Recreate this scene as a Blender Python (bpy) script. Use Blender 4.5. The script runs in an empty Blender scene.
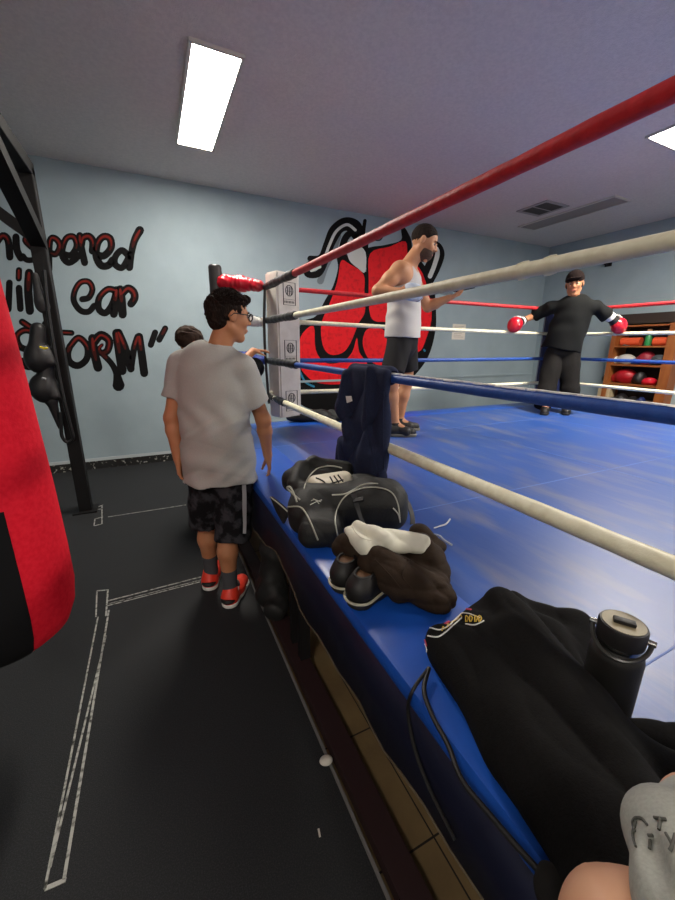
import bpy, bmesh, math, random
import numpy as np
from mathutils import Vector, Matrix
from mathutils.bvhtree import BVHTree
random.seed(7); np.random.seed(7)
S = bpy.context.scene
C = S.collection

# ------------------------------------------------------------------ camera
F, CX, CY, H = 378.0, 337.5, 450.0, 1.5
def _d(x, y):
    v = np.array([x-CX, -(y-CY), -F]); return v/np.linalg.norm(v)
_y = _d(149, 345); _x = _d(1150, 354); _x = _x-_y*(_x@_y); _x /= np.linalg.norm(_x); _z = np.cross(_x, _y)
RC = np.array([_x, _y, _z])
cam = bpy.data.cameras.new('camera'); camo = bpy.data.objects.new('camera', cam); C.objects.link(camo)
camo.matrix_world = Matrix.Translation((0, 0, H)) @ Matrix([list(r) for r in RC]).to_4x4()
cam.sensor_fit = 'HORIZONTAL'; cam.sensor_width = 36; cam.lens = 36*F/675; cam.clip_start = 0.02
S.camera = camo
# ------------------------------------------------------------------ world, exposure
W = bpy.data.worlds.new('world'); S.world = W; W.use_nodes = True
W.node_tree.nodes['Background'].inputs[0].default_value = (0.68, 0.61, 0.54, 1)
W.node_tree.nodes['Background'].inputs[1].default_value = 1.0  # warm fill added through the open side behind the camera
S.view_settings.view_transform = 'Standard'; S.view_settings.look = 'None'
S.view_settings.exposure = 0.32; S.view_settings.gamma = 1; S.view_settings.use_curve_mapping = False
LAMP = {'work': 56.0, 'ring': 62.0, 'far': 66.0, 'rear': 28.0}   # emission of the ceiling diffusers; far and rear are added, unseen fill
BOUNCE = 1.0

# ------------------------------------------------------------------ points measured from the survey of the photograph
def ray(px, py): return RC@np.array([px-CX, -(py-CY), -F])
def pz(px, py, z): r = ray(px, py); return Vector(np.array([0, 0, H])+r*(z-H)/r[2])
def py_(px, py, y): r = ray(px, py); return Vector(np.array([0, 0, H])+r*y/r[1])
def px_(px, py, x): r = ray(px, py); return Vector(np.array([0, 0, H])+r*x/r[0])
def pl(px, py, p, n):
    r = ray(px, py); p = np.array(p, float)-[0, 0, H]; n = np.array(n, float); n = np.append(n, 0)[:3]
    return Vector(np.array([0, 0, H])+r*((p@n)/(r@n)))

# ------------------------------------------------------------------ materials
def lin(c):
    if isinstance(c, str): c = tuple(int(c[i:i+2], 16)/255 for i in (0, 2, 4))
    return tuple((v/12.92 if v <= 0.04045 else ((v+0.055)/1.055)**2.4) for v in c)+(1,)
MT = {}
def mat(name, col, rough=0.7, col2=None, nscale=20, metal=0, bump=0, bscale=60, spec=0.5, sheen=0, emit=0, lo=0.35, hi=0.65, coat=0, stretch=None):
    if name in MT: return MT[name]
    m = bpy.data.materials.new(name); m.use_nodes = True; nt = m.node_tree; b = nt.nodes['Principled BSDF']
    b.inputs['Base Color'].default_value = lin(col); b.inputs['Roughness'].default_value = rough
    b.inputs['Metallic'].default_value = metal; b.inputs['Specular IOR Level'].default_value = spec
    if sheen: b.inputs['Sheen Weight'].default_value = sheen
    if coat: b.inputs['Coat Weight'].default_value = coat
    tc = nt.nodes.new('ShaderNodeTexCoord'); vec = tc.outputs['Object']
    if stretch:
        mp = nt.nodes.new('ShaderNodeMapping'); mp.inputs['Scale'].default_value = stretch
        nt.links.new(vec, mp.inputs[0]); vec = mp.outputs[0]
    if col2:
        n = nt.nodes.new('ShaderNodeTexNoise'); n.inputs['Scale'].default_value = nscale; n.inputs['Detail'].default_value = 6
        nt.links.new(vec, n.inputs['Vector'])
        r = nt.nodes.new('ShaderNodeMapRange'); r.inputs[1].default_value = lo; r.inputs[2].default_value = hi
        nt.links.new(n.outputs['Fac'], r.inputs[0])
        x = nt.nodes.new('ShaderNodeMix'); x.data_type = 'RGBA'
        x.inputs[6].default_value = lin(col); x.inputs[7].default_value = lin(col2)
        nt.links.new(r.outputs[0], x.inputs[0]); nt.links.new(x.outputs[2], b.inputs['Base Color'])
    if bump:
        n = nt.nodes.new('ShaderNodeTexNoise'); n.inputs['Scale'].default_value = bscale; n.inputs['Detail'].default_value = 4
        nt.links.new(vec, n.inputs['Vector'])
        bp = nt.nodes.new('ShaderNodeBump'); bp.inputs['Strength'].default_value = bump; bp.inputs['Distance'].default_value = 0.01
        nt.links.new(n.outputs['Fac'], bp.inputs['Height']); nt.links.new(bp.outputs[0], b.inputs['Normal'])
    if emit:
        b.inputs['Emission Color'].default_value = (1, 0.93, 0.82, 1); b.inputs['Emission Strength'].default_value = emit
    MT[name] = m; return m

# ------------------------------------------------------------------ object helpers
def link(name, me, m, parent=None, smooth=True):
    o = bpy.data.objects.new(name, me); C.objects.link(o)
    for mm in (m if isinstance(m, (list, tuple)) else [m]): me.materials.append(mm)
    if smooth: me.polygons.foreach_set('use_smooth', [True]*len(me.polygons))
    if parent is not None:
        bpy.context.view_layer.update()
        o.parent = parent; o.matrix_parent_inverse = parent.matrix_world.inverted()
    return o
def tag(o, label=None, cat=None, group=None, kind=None):
    if label: o['label'] = label
    if cat: o['category'] = cat
    if group: o['group'] = group
    if kind: o['kind'] = kind
    return o
def thing(name, loc, label, cat, group=None, rz=0):
    o = bpy.data.objects.new(name, None); C.objects.link(o); o.location = loc; o.rotation_euler = (0, 0, rz)
    o.empty_display_size = .1; bpy.context.view_layer.update()
    return tag(o, label, cat, group)
def kids(o): return [c for c in bpy.data.objects if c.parent == o]
def copy_tree(o, parent=None, name=None):
    c = o.copy(); C.objects.link(c); c.parent = parent
    for ch in kids(o): copy_tree(ch, c)
    return c

class MB:
    """collects simple solids into one mesh"""
    def __init__(s): s.bm = bmesh.new()
    def face(s, pts):
        return s.bm.faces.new([s.bm.verts.new(p) for p in pts])
    def box(s, lo, hi, bevel=0, M=None):
        lo, hi = Vector(lo), Vector(hi)
        r = bmesh.ops.create_cube(s.bm, size=1)
        vs = r['verts']
        for v in vs:
            v.co = Vector([(lo[i]+hi[i])/2+v.co[i]*(hi[i]-lo[i]) for i in range(3)])
        if bevel:
            es = list({e for v in vs for e in v.link_edges})
            r = bmesh.ops.bevel(s.bm, geom=es, offset=bevel, segments=2, affect='EDGES', profile=.5)
            vs = list({v for f in r['faces'] for v in f.verts} | {v for v in vs if v.is_valid})
        if M is not None:
            for v in vs: v.co = M @ v.co
        return s
    def bar(s, a, b, w, h=None, up=(0, 0, 1), bevel=0):
        a, b = Vector(a), Vector(b); h = h or w; d = (b-a); L = d.length; d.normalize()
        u = Vector(up)
        if abs(d.dot(u)) > .95: u = Vector((0, 1, 0))
        x = d.cross(u).normalized(); z = x.cross(d)
        M = Matrix((x, d, z)).transposed().to_4x4(); M.translation = a
        return s.box((-w/2, 0, -h/2), (w/2, L, h/2), bevel, M)
    def tube(s, pts, r, n=12, closed=False, cap=True, rough=0):
        pts = [Vector(p) for p in pts]; N = len(pts)
        rad = r if isinstance(r, (list, tuple)) else [r]*N
        rings = []; prev = None
        for i, p in enumerate(pts):
            if closed: t = pts[(i+1) % N]-pts[i-1]
            else: t = pts[min(i+1, N-1)]-pts[max(i-1, 0)]
            t.normalize()
            if prev is None:
                a = Vector((0, 0, 1)) if abs(t.z) < .9 else Vector((1, 0, 0))
                u = t.cross(a).normalized()
            else:
                u = (prev-t*prev.dot(t)).normalized()
            prev = u; v = t.cross(u)
            ring = []
            for k in range(n):
                A = 2*math.pi*k/n; q = rad[i]*(1+rough*random.uniform(-1, 1))
                ring.append(s.bm.verts.new(p+u*math.cos(A)*q+v*math.sin(A)*q))
            rings.append(ring)
        M = N if closed else N-1
        for i in range(M):
            A, B = rings[i], rings[(i+1) % N]
            for k in range(n):
                s.bm.faces.new((A[k], A[(k+1) % n], B[(k+1) % n], B[k]))
        if cap and not closed:
            s.bm.faces.new(rings[0][::-1]); s.bm.faces.new(rings[-1])
        return s
    def lathe(s, prof, c=(0, 0, 0), n=32):
        c = Vector(c); rings = []
        for r, z in prof:
            rings.append([s.bm.verts.new(c+Vector((r*math.cos(2*math.pi*k/n), r*math.sin(2*math.pi*k/n), z))) for k in range(n)])
        for A, B in zip(rings, rings[1:]):
            for k in range(n): s.bm.faces.new((A[k], A[(k+1) % n], B[(k+1) % n], B[k]))
        s.bm.faces.new(rings[0][::-1]); s.bm.faces.new(rings[-1]); return s
    def prism(s, poly, off):
        """poly: list of 3-D points in a plane, extruded by vector off"""
        off = Vector(off); A = [s.bm.verts.new(p) for p in poly]; B = [s.bm.verts.new(Vector(p)+off) for p in poly]
        n = len(A); s.bm.faces.new(A[::-1]); s.bm.faces.new(B)
        for i in range(n): s.bm.faces.new((A[i], A[(i+1) % n], B[(i+1) % n], B[i]))
        return s
    def build(s, name, m, parent=None, smooth=False):
        bmesh.ops.recalc_face_normals(s.bm, faces=s.bm.faces)
        me = bpy.data.meshes.new(name); s.bm.to_mesh(me); s.bm.free()
        o = link(name, me, m, parent, smooth)
        if smooth: 
            try: me.set_sharp_from_angle(angle=math.radians(38))
            except Exception: pass
        return o

def spline(pts, n=6, closed=False):
    pts = [Vector(p) for p in pts]; out = []; N = len(pts)
    for i in range(N if closed else N-1):
        if closed: p0, p1, p2, p3 = pts[i-1], pts[i], pts[(i+1) % N], pts[(i+2) % N]
        else: p0, p1, p2, p3 = pts[max(i-1, 0)], pts[i], pts[i+1], pts[min(i+2, N-1)]
        for k in range(n):
            t = k/n
            out.append(0.5*((2*p1)+(p2-p0)*t+(2*p0-5*p1+4*p2-p3)*t*t+(3*p1-p0-3*p2+p3)*t**3))
    if not closed: out.append(pts[-1])
    return out

# ------------------------------------------------------------------ implicit surfaces (bodies, clothes, soft things)
def v3(p): return np.array(p, dtype=np.float32)
class Soft:
    def __init__(s, lo, hi, h):
        s.lo, s.h = v3(lo), h
        s.n = np.ceil((v3(hi)-s.lo)/h).astype(int)+1
        s.D = np.full(s.n, 1.0, dtype=np.float32)
        s.ax = [s.lo[i]+np.arange(s.n[i], dtype=np.float32)*h for i in range(3)]
    def _sub(s, lo, hi):
        a = np.maximum(np.floor((v3(lo)-s.lo)/s.h).astype(int), 0); b = np.minimum(np.ceil((v3(hi)-s.lo)/s.h).astype(int)+1, s.n)
        if np.any(b <= a): return None, None
        sl = tuple(slice(a[i], b[i]) for i in range(3))
        return sl, np.meshgrid(*[s.ax[i][sl[i]] for i in range(3)], indexing='ij')
    def _join(s, sl, d, k, mode):
        A = s.D[sl]
        if mode == 'add':
            if k > 0:
                h = np.clip(.5+.5*(A-d)/k, 0, 1); s.D[sl] = A*(1-h)+d*h-k*h*(1-h)
            else: s.D[sl] = np.minimum(A, d)
        else:
            d = -d
            if k > 0:
                h = np.clip(.5-.5*(A-d)/k, 0, 1); s.D[sl] = A*(1-h)+d*h+k*h*(1-h)
            else: s.D[sl] = np.maximum(A, d)
    def cap(s, a, b, ra, rb=None, k=.02, n=None, f=1.0, flatb=False, flata=False, mode='add'):
        """tapered capsule; n,f: squash (f>1) along direction n; flat ends on request"""
        rb = ra if rb is None else rb; a, b = v3(a), v3(b); r = max(ra, rb)+.03+k
        sl, G = s._sub(np.minimum(a, b)-r, np.maximum(a, b)+r)
        if sl is None: return s
        X, Y, Z = G; d = b-a; L2 = max(float(d@d), 1e-9)
        t = np.clip(((X-a[0])*d[0]+(Y-a[1])*d[1]+(Z-a[2])*d[2])/L2, 0, 1)
        qx, qy, qz = X-(a[0]+t*d[0]), Y-(a[1]+t*d[1]), Z-(a[2]+t*d[2])
        if n is not None:
            n = v3(n); n = n/np.linalg.norm(n); q = qx*n[0]+qy*n[1]+qz*n[2]; q = q*(f-1)
            qx, qy, qz = qx+q*n[0], qy+q*n[1], qz+q*n[2]
        D = np.sqrt(qx*qx+qy*qy+qz*qz)-(ra+t*(rb-ra))
        if n is not None and f > 1: D = D/(1+(f-1)*.4)
        u = d/math.sqrt(L2)
        if flatb: D = np.maximum(D, (X-b[0])*u[0]+(Y-b[1])*u[1]+(Z-b[2])*u[2])
        if flata: D = np.maximum(D, -((X-a[0])*u[0]+(Y-a[1])*u[1]+(Z-a[2])*u[2]))
        s._join(sl, D, k, mode); return s
    def ell(s, c, r, M=None, k=.02, mode='add'):
        c, r = v3(c), v3(r); e = r.max()+.03+k
        sl, G = s._sub(c-e, c+e)
        if sl is None: return s
        X, Y, Z = G[0]-c[0], G[1]-c[1], G[2]-c[2]
        if M is not None:
            M = np.array(M, dtype=np.float32)   # rows = local axes
            X, Y, Z = M[0, 0]*X+M[0, 1]*Y+M[0, 2]*Z, M[1, 0]*X+M[1, 1]*Y+M[1, 2]*Z, M[2, 0]*X+M[2, 1]*Y+M[2, 2]*Z
        k0 = np.sqrt((X/r[0])**2+(Y/r[1])**2+(Z/r[2])**2); k1 = np.sqrt((X/r[0]**2)**2+(Y/r[1]**2)**2+(Z/r[2]**2)**2)+1e-6
        s._join(sl, k0*(k0-1)/k1, k, mode); return s
    def box(s, c, r, M=None, rd=.01, k=.01, mode='add'):
        c, r = v3(c), v3(r); e = float(np.linalg.norm(r))+.03+k
        sl, G = s._sub(c-e, c+e)
        if sl is None: return s
        X, Y, Z = G[0]-c[0], G[1]-c[1], G[2]-c[2]
        if M is not None:
            M = np.array(M, dtype=np.float32)
            X, Y, Z = M[0, 0]*X+M[0, 1]*Y+M[0, 2]*Z, M[1, 0]*X+M[1, 1]*Y+M[1, 2]*Z, M[2, 0]*X+M[2, 1]*Y+M[2, 2]*Z
        qx, qy, qz = np.abs(X)-r[0]+rd, np.abs(Y)-r[1]+rd, np.abs(Z)-r[2]+rd
        D = np.sqrt(np.maximum(qx, 0)**2+np.maximum(qy, 0)**2+np.maximum(qz, 0)**2)+np.minimum(np.maximum(qx, np.maximum(qy, qz)), 0)-rd
        s._join(sl, D, k, mode); return s
    def plane(s, p, n):
        """keep the side the normal n points away from"""
        n = v3(n); n = n/np.linalg.norm(n); p = v3(p)
        X, Y, Z = np.meshgrid(*s.ax, indexing='ij')
        s.D = np.maximum(s.D, (X-p[0])*n[0]+(Y-p[1])*n[1]+(Z-p[2])*n[2]); return s
    def warp(s, fn):
        X, Y, Z = np.meshgrid(*s.ax, indexing='ij'); s.D = s.D+fn(X, Y, Z).astype(np.float32); return s
    def grow(s, e): s.D = s.D-e; return s
    def mesh(s, name):
        D = s.D; D[0] = D[-1] = 1; D[:, 0] = D[:, -1] = 1; D[:, :, 0] = D[:, :, -1] = 1
        I = D < 0
        cs = np.zeros(np.array(D.shape)-1, dtype=np.int8)
        cor = [(i, j, k) for i in (0, 1) for j in (0, 1) for k in (0, 1)]
        N = D.shape
        for (i, j, k) in cor: cs += I[i:N[0]-1+i, j:N[1]-1+j, k:N[2]-1+k]
        act = (cs > 0) & (cs < 8); idx = np.argwhere(act)
        ID = np.full(act.shape, -1, dtype=np.int64); ID[act] = np.arange(len(idx))
        P = np.zeros((len(idx), 3)); cnt = np.zeros(len(idx))
        vals = {c: D[idx[:, 0]+c[0], idx[:, 1]+c[1], idx[:, 2]+c[2]] for c in cor}
        for a in cor:
            for ax in range(3):
                if a[ax] == 0:
                    b = list(a); b[ax] = 1; b = tuple(b)
                    va, vb = vals[a], vals[b]; m = (va < 0) != (vb < 0)
                    den = np.where(m, va-vb, 1); t = np.where(m, va/den, 0)
                    for q in range(3): P[:, q] += np.where(m, a[q]+(t if q == ax else 0), 0)
                    cnt += m
        P = P/cnt[:, None]; V = (idx+P)*s.h+s.lo
        Q = []
        for ax in range(3):
            A = np.moveaxis(I, ax, 0); IDm = np.moveaxis(ID, ax, 0)
            e = A[:-1, 1:-1, 1:-1] != A[1:, 1:-1, 1:-1]
            w = np.argwhere(e)
            inside = A[:-1, 1:-1, 1:-1][e]
            i, j, k = w[:, 0], w[:, 1]+1, w[:, 2]+1
            q = np.stack([IDm[i, j-1, k-1], IDm[i, j, k-1], IDm[i, j, k], IDm[i, j-1, k]], 1)
            if ax == 1: inside = ~inside
            q[~inside] = q[~inside][:, ::-1]
            Q.append(q)
        Q = np.concatenate(Q); Q = Q[(Q >= 0).all(1)]
        me = bpy.data.meshes.new(name); me.vertices.add(len(V)); me.vertices.foreach_set('co', V.astype(np.float32).ravel())
        me.loops.add(len(Q)*4); me.loops.foreach_set('vertex_index', Q.astype(np.int32).ravel())
        me.polygons.add(len(Q)); me.polygons.foreach_set('loop_start', (np.arange(len(Q))*4).astype(np.int32))
        me.update(calc_edges=True); me.validate(); return me
    def build(s, name, m, parent=None):
        return link(name, s.mesh(name), m, parent, True)

def wr(X, Y, Z, d, fr, amp, seed=0, wob=1.2, wf=None):
    """one family of soft folds running across direction d"""
    rs = np.random.RandomState(seed); a = rs.randn(3); a /= np.linalg.norm(a); b = rs.randn(3); b /= np.linalg.norm(b)
    d = np.array(d, float); d = d/np.linalg.norm(d); wf = wf or fr*.35
    t = X*d[0]+Y*d[1]+Z*d[2]
    w = np.sin((X*a[0]+Y*a[1]+Z*a[2])*wf+seed)*wob+np.sin((X*b[0]+Y*b[1]+Z*b[2])*wf*1.7+seed*2)*wob*.6
    return amp*np.sin(t*fr+w)*(0.6+.4*np.sin((X*b[0]+Y*b[1]+Z*b[2])*wf+1))

def cr(X, Y, Z, d, fr, amp, seed=0, wob=1.2):
    """sharper creases: rounded tops, narrow valleys"""
    return amp*(1-2*np.sqrt(np.abs(np.clip(wr(X, Y, Z, d, fr, 1, seed, wob), -1, 1))))

_bv = {}
def bvh(o):
    if o.name not in _bv:
        bpy.context.view_layer.update(); M = o.matrix_world
        _bv[o.name] = BVHTree.FromPolygons([M@v.co for v in o.data.vertices], [tuple(p.vertices) for p in o.data.polygons])
    return _bv[o.name]
def on(o, pts, lift=.002):
    """points of a surface line, laid onto the modelled surface"""
    out = []
    for (x, y) in pts:
        d = Vector(ray(x, y)).normalized(); h = bvh(o).ray_cast(Vector((0, 0, H)), d)
        if h[0] is not None:
            n = h[1] if h[1].dot(d) < 0 else -h[1]; out.append(h[0]+n*lift)
    return out
def sub2(pts, n=6): return [(v.x, v.y) for v in spline([(x, y, 0) for x, y in pts], n)]
def surf_line(name, o, pts, r, m, parent, lift=.001, n=6):
    P = on(o, sub2(pts, n), lift)
    if len(P) > 1: return MB().tube(P, r, 6).build(name, m, parent, True)

def stroke_on(mb, f, pts, rad, off, n=5):
    """a brush stroke with round ends laid in a plane; f maps 2-D to 3-D"""
    P = spline([(x, y, 0) for x, y in pts], n); N = len(P)
    R = rad if isinstance(rad, (list, tuple)) else [rad]*len(pts)
    RR = []
    for i in range(N):
        t = i/(N-1)*(len(R)-1); a = int(min(t, len(R)-2)) if len(R) > 1 else 0
        RR.append(R[a]+(R[min(a+1, len(R)-1)]-R[a])*(t-a))
    for i in range(N-1):
        d = (P[i+1]-P[i]); 
        if d.length < 1e-6: continue
        d.normalize(); q = Vector((-d.y, d.x, 0))
        a, b = P[i], P[i+1]
        poly = [a+q*RR[i], b+q*RR[i+1], b-q*RR[i+1], a-q*RR[i]]
        mb.face([Vector(f(p.x, p.y))+off*(1+.02*(i % 3)) for p in poly])
    for i in range(0, N):
        k = 10; mb.face([Vector(f(P[i].x+RR[i]*math.cos(2*math.pi*j/k), P[i].y+RR[i]*math.sin(2*math.pi*j/k)))+off*(1+.02*(i % 4+3)) for j in range(k)])

# palette ------------------------------------------------------------------
M_wall = mat('wall_paint', '98a8b0', .75, '91a1a9', 3, bump=.15, bscale=90)
M_ceil = mat('ceiling_paint', 'ddd6d2', .9, 'd3ccc9', 40, bump=.5, bscale=120)
M_rub = mat('rubber_mat', '27282a', .6, '3c3d3f', 260, bump=.25, bscale=300, lo=.45, hi=.75, spec=.15)
M_tan = mat('tan_tile', '7c6845', .7, '6b583a', 6, bump=.1)
M_steel = mat('black_steel', '0e0c0e', .6, bump=.05, spec=.3)
M_maroon = mat('maroon_steel', '2a1618', .6)
M_white = mat('white_plastic', 'e6e4df', .5)
M_vinyl = mat('blue_vinyl', '1a52b4', .33, '184ba6', 5, bump=.04, bscale=30, spec=.5)
M_canvas = mat('blue_canvas', '244c96', .4, '6c7088', 2.6, bump=.08, bscale=14, spec=.55, lo=.48, hi=.8, stretch=(2.6, .7, 1))
M_navyv = mat('navy_vinyl', '11142e', .5, '0f1128', 8)
M_red = mat('red_rope_cloth', 'c8262c', .55, 'b01c24', 30, bump=.15, bscale=60)
M_cream = mat('cream_rope_cloth', 'f0ecd2', .55, 'e2dcbe', 30, bump=.2, bscale=60)
M_brope = mat('blue_rope_cloth', '2450a0', .5, '1d4490', 40, bump=.2, bscale=60)
M_btape = mat('black_tape', '131315', .45, bump=.2, bscale=80)
M_pad = mat('white_pad_vinyl', 'e2ddd6', .4, 'd6d0c8', 12, bump=.03)
M_padn = mat('navy_pad_vinyl', '14204c', .45)
M_mblack = mat('mural_black', '0b0a0c', .7, spec=.15)
M_mred = mat('mural_red', 'de1a24', .6, 'b0141c', 18, bump=.1, bscale=20, lo=.5, hi=.8, spec=.15)
M_dred = mat('lettering_red', '3c120f', .7, spec=.15)
M_dred2 = mat('lettering_bright_red', '6c1c17', .7, spec=.15)
M_mwhite = mat('mural_white', 'c9cbc8', .7, spec=.15)
M_mgrey = mat('mural_grey', '6b757c', .75)
M_skin1 = mat('warm_skin', 'b9805c', .55, 'ad7350', 10, spec=.4)
M_skin2 = mat('tanned_skin', 'bf8a66', .55, 'b47d5a', 10, spec=.4)
M_skin3 = mat('brown_skin', 'b47d5a', .55, 'a97250', 10, spec=.4)
M_skin4 = mat('light_skin', 'd9a583', .5, 'cf9876', 10, spec=.4)
M_hair = mat('black_hair', '17110f', .75, '2b201b', 90, bump=.8, bscale=160, stretch=(1, 1, .3), spec=.1)
M_beard = mat('dark_beard', '3a281f', .85, '4c362a', 150)
M_eye = mat('eye_white', 'a09488', .5, spec=.2); M_iris = mat('dark_iris', '1a100c', .3); M_lip = mat('lips', 'a8594c', .5)
M_gtee = mat('heather_grey_cotton', '9d9b97', .9, 'aaa8a4', 400, bump=.15, bscale=300, spec=.15)
M_tank = mat('pale_grey_cotton', 'b9b6b4', .9, 'c4c1bf', 300, spec=.15)
M_btee = mat('black_cotton', '151616', .92, '1b1c1c', 200, bump=.1, bscale=200, spec=.15)
M_btrs = mat('charcoal_fleece', '1d1b1a', .92, '171615', 60, spec=.15)
M_camo = mat('camouflage_cloth', '131316', .85, '3b3b40', 17, lo=.46, hi=.6, spec=.15)
M_stripe = mat('grey_stripe', '8e9094', .8)
M_dshort = mat('dark_grey_cloth', '242325', .85, spec=.15)
M_sock = mat('grey_sock', '4b4c50', .9, spec=.15); M_sred = mat('red_leather', 'e23a26', .5); M_sblk = mat('black_leather', '121010', .55)
M_swht = mat('white_rubber', 'e6e2dc', .5)
M_navyc = mat('navy_fleece', '22273c', .95, '292f46', 200, bump=.1, bscale=250, spec=.15)
M_nyl = mat('black_nylon', '0d0d0d', .65, '141514', 40, bump=.15, bscale=120)
M_pipe = mat('grey_piping', 'a9a89c', .5)
M_brown = mat('brown_cotton', '32261d', .8, '2a2018', 20, bump=.2, bscale=60, spec=.15)
M_wtee = mat('white_cotton', 'd8d5c6', .85, 'cfccbc', 20, spec=.15)
M_hood = mat('black_fleece', '0d0c0c', .97, '131212', 150, bump=.15, bscale=300, spec=.15)
M_gold = mat('gold_thread', 'c9a93a', .6); M_pink = mat('red_thread', 'c0405a', .6)
M_bot = mat('black_powder_coat', '161513', .6, bump=.08, bscale=500); M_lid = mat('lid_top_tan', '8f8468', .5)
M_wood = mat('orange_wood', '9a5c2c', .5, '86491f', 8, stretch=(1, 1, .2)); M_wood2 = mat('dark_wood', '2a1e17', .6)
M_glove = mat('red_glove_leather', 'd0102a', .3, 'b80c22', 8, bump=.05, bscale=30, coat=.3)
M_hbag = mat('red_bag_canvas', 'd4142a', .85, 'e02034', 60, bump=.2, bscale=200, spec=.15); M_hblk = mat('black_bag_canvas', '121214', .85, spec=.15)
M_paper = mat('paper', 'd8d2c6', .8); M_tapew = mat('tape_residue', 'b4b4ae', .8, '34352f', 45, lo=.47, hi=.68)

# ================================================================== SETTING
def struct(name, mb, m): o = mb.build(name, m); tag(o, kind='structure'); return o
YW, XR, XL, YF, ZC = 5.37, 7.0, -3.6, -3.2, 3.34
struct('floor', MB().box((XL, YF, -.12), (XR, YW, -.02)), M_tan)
fm = MB(); fm.box((XL, YF, -.02), (.447, YW, 0)); fm.box((.447, 3.75, -.02), (XR, YW, 0)); fm.box((5.5, YF, -.02), (XR, 3.75, 0))
struct('floor', fm, M_rub)
struct('ceiling', MB().box((XL, YF, ZC), (XR, YW, ZC+.1)), M_ceil)
struct('wall_back', MB().box((XL, YW, -.1), (XR, YW+.1, ZC+.1)), M_wall)
struct('wall_right', MB().box((XR, YF, -.1), (XR+.1, YW+.1, ZC+.1)), M_wall)
struct('wall_left', MB().box((XL-.1, YF, -.1), (XL, YW+.1, ZC+.1)), M_wall)
# wall behind the camera left out to let the world fill light in
#struct('wall_front', MB().box((XL-.1, YF-.1, -.1), (XR+.1, YF, ZC+.1)), M_wall)
M_base = mat('scuffed_black_base', '121212', .6, 'a0a098', 26, lo=.6, hi=.66)
struct('baseboard_back', MB().box((XL, YW-.012, 0), (XR, YW, .1)), M_base)
struct('baseboard_right', MB().box((XR-.012, YF, 0), (XR, YW, .1)), M_base)
struct('trim_1', MB().box((XL, YW-.012, .1), (XR, YW, .135)), mat('pale_trim', 'b4bcc0', .7))
struct('trim_2', MB().box((1.2, YW-.02, .98), (XR, YW, 1.01)), M_wall)
# floor joints
for a in (1.0, 1.0):
    pass
jt = MB()
for y in (-.35, .62, 1.02, 1.9, 2.6): jt.box((.447, y, -.02), (1.4, y+.006, -.0195))
jt.box((.655, YF, -.02), (.66, 3.7, -.0195))
tag(jt.build('floor_joint', mat('dark_joint', '1c1712', .9)), kind='structure')
tag(MB().box((.436, YF, -.004), (.4475, 3.7, .0015)).build('trim_3', mat('mat_edge', '6e6c6a', .7)), kind='structure')

# ceiling lamps
def lamp(x0, x1, y0, y1, e, label, lit=True):
    t = thing('ceiling_light', ((x0+x1)/2, (y0+y1)/2, ZC), label, 'ceiling light', None)
    w = .022; m = MB()
    for a, b in (((x0-w, y0-w), (x0, y1+w)), ((x1, y0-w), (x1+w, y1+w)), ((x0, y0-w), (x1, y0)), ((x0, y1), (x1, y1+w))):
        m.box((a[0], a[1], ZC-.02), (b[0], b[1], ZC))
    m.build('frame', mat('lamp_frame', 'c9c4bc', .4), t)
    mm = mat('lit_diffuser_%g' % e, 'ffffff', .5, emit=e) if lit else mat('unlit_diffuser', '8d8683', .5)
    MB().box((x0, y0, ZC-.014), (x1, y1, ZC-.002)).build('diffuser', mm, t)
    return t
lamp(.445, .75, 3.06, 4.41, LAMP['work'], 'long lit ceiling light over the floor left of the ring')
lamp(4.22, 4.82, 1.2, 2.4, LAMP['ring'], 'lit ceiling light over the ring cut by the right edge')
lamp(4.22, 4.82, -2.2, -1.0, LAMP['far'], 'added ceiling fill light, unseen behind the camera on the ring side')  # added out of view to lift the fill over the ring
lamp(-1.9, -1.3, -2.0, -.8, LAMP['rear'], 'added ceiling fill light, unseen behind the camera on the bag side')  # added out of view to lift the fill from the left
lamp(5.41, 5.73, 3.35, 4.73, 0, 'long unlit ceiling light beside the air vent', lit=False)
t = thing('ceiling_vent', (5.05, 4.3, ZC), 'square white ceiling air vent with dark louvres', 'vent')
c = [pz(*q, ZC) for q in ((516, 209), (545, 199.5), (568, 203), (541, 213.5))]
x0, x1, y0, y1 = 4.84, 5.2, 3.86, 4.24
m = MB(); w = .045
for a, b in (((x0-w, y0-w), (x0, y1+w)), ((x1, y0-w), (x1+w, y1+w)), ((x0, y0-w), (x1, y0)), ((x0, y1), (x1, y1+w)), ((x0, 4.04), (x1, 4.06))):
    m.box((a[0], a[1], ZC-.012), (b[0], b[1], ZC))
m.build('frame', mat('vent_frame', 'a09a98', .6), t)
m = MB()
for i in range(14):
    y = y0+.02+i*(y1-y0-.02)/14
    m.box((x0, y, ZC-.01), (x1, y+.012, ZC-.003))
m.build('louvre', mat('vent_louvre', '4a4644', .6), t)
MB().box((x0, y0, ZC-.0028), (x1, y1, ZC-.0005)).build('duct_shade', mat('vent_shade', '100e0e', .9), t)  # flat black sheet, shade of the vent opening put into its colour
t = thing('wall_bracket', (XR, 4.23, 2.89), 'small black bracket high on the right wall above the shelf', 'bracket')
MB().box((XR-.02, 4.18, 2.82), (XR, 4.28, 2.96)).build('plate', M_steel, t); MB().box((XR-.1, 4.21, 2.84), (XR-.02, 4.25, 2.9)).build('arm', M_steel, t)

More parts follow.
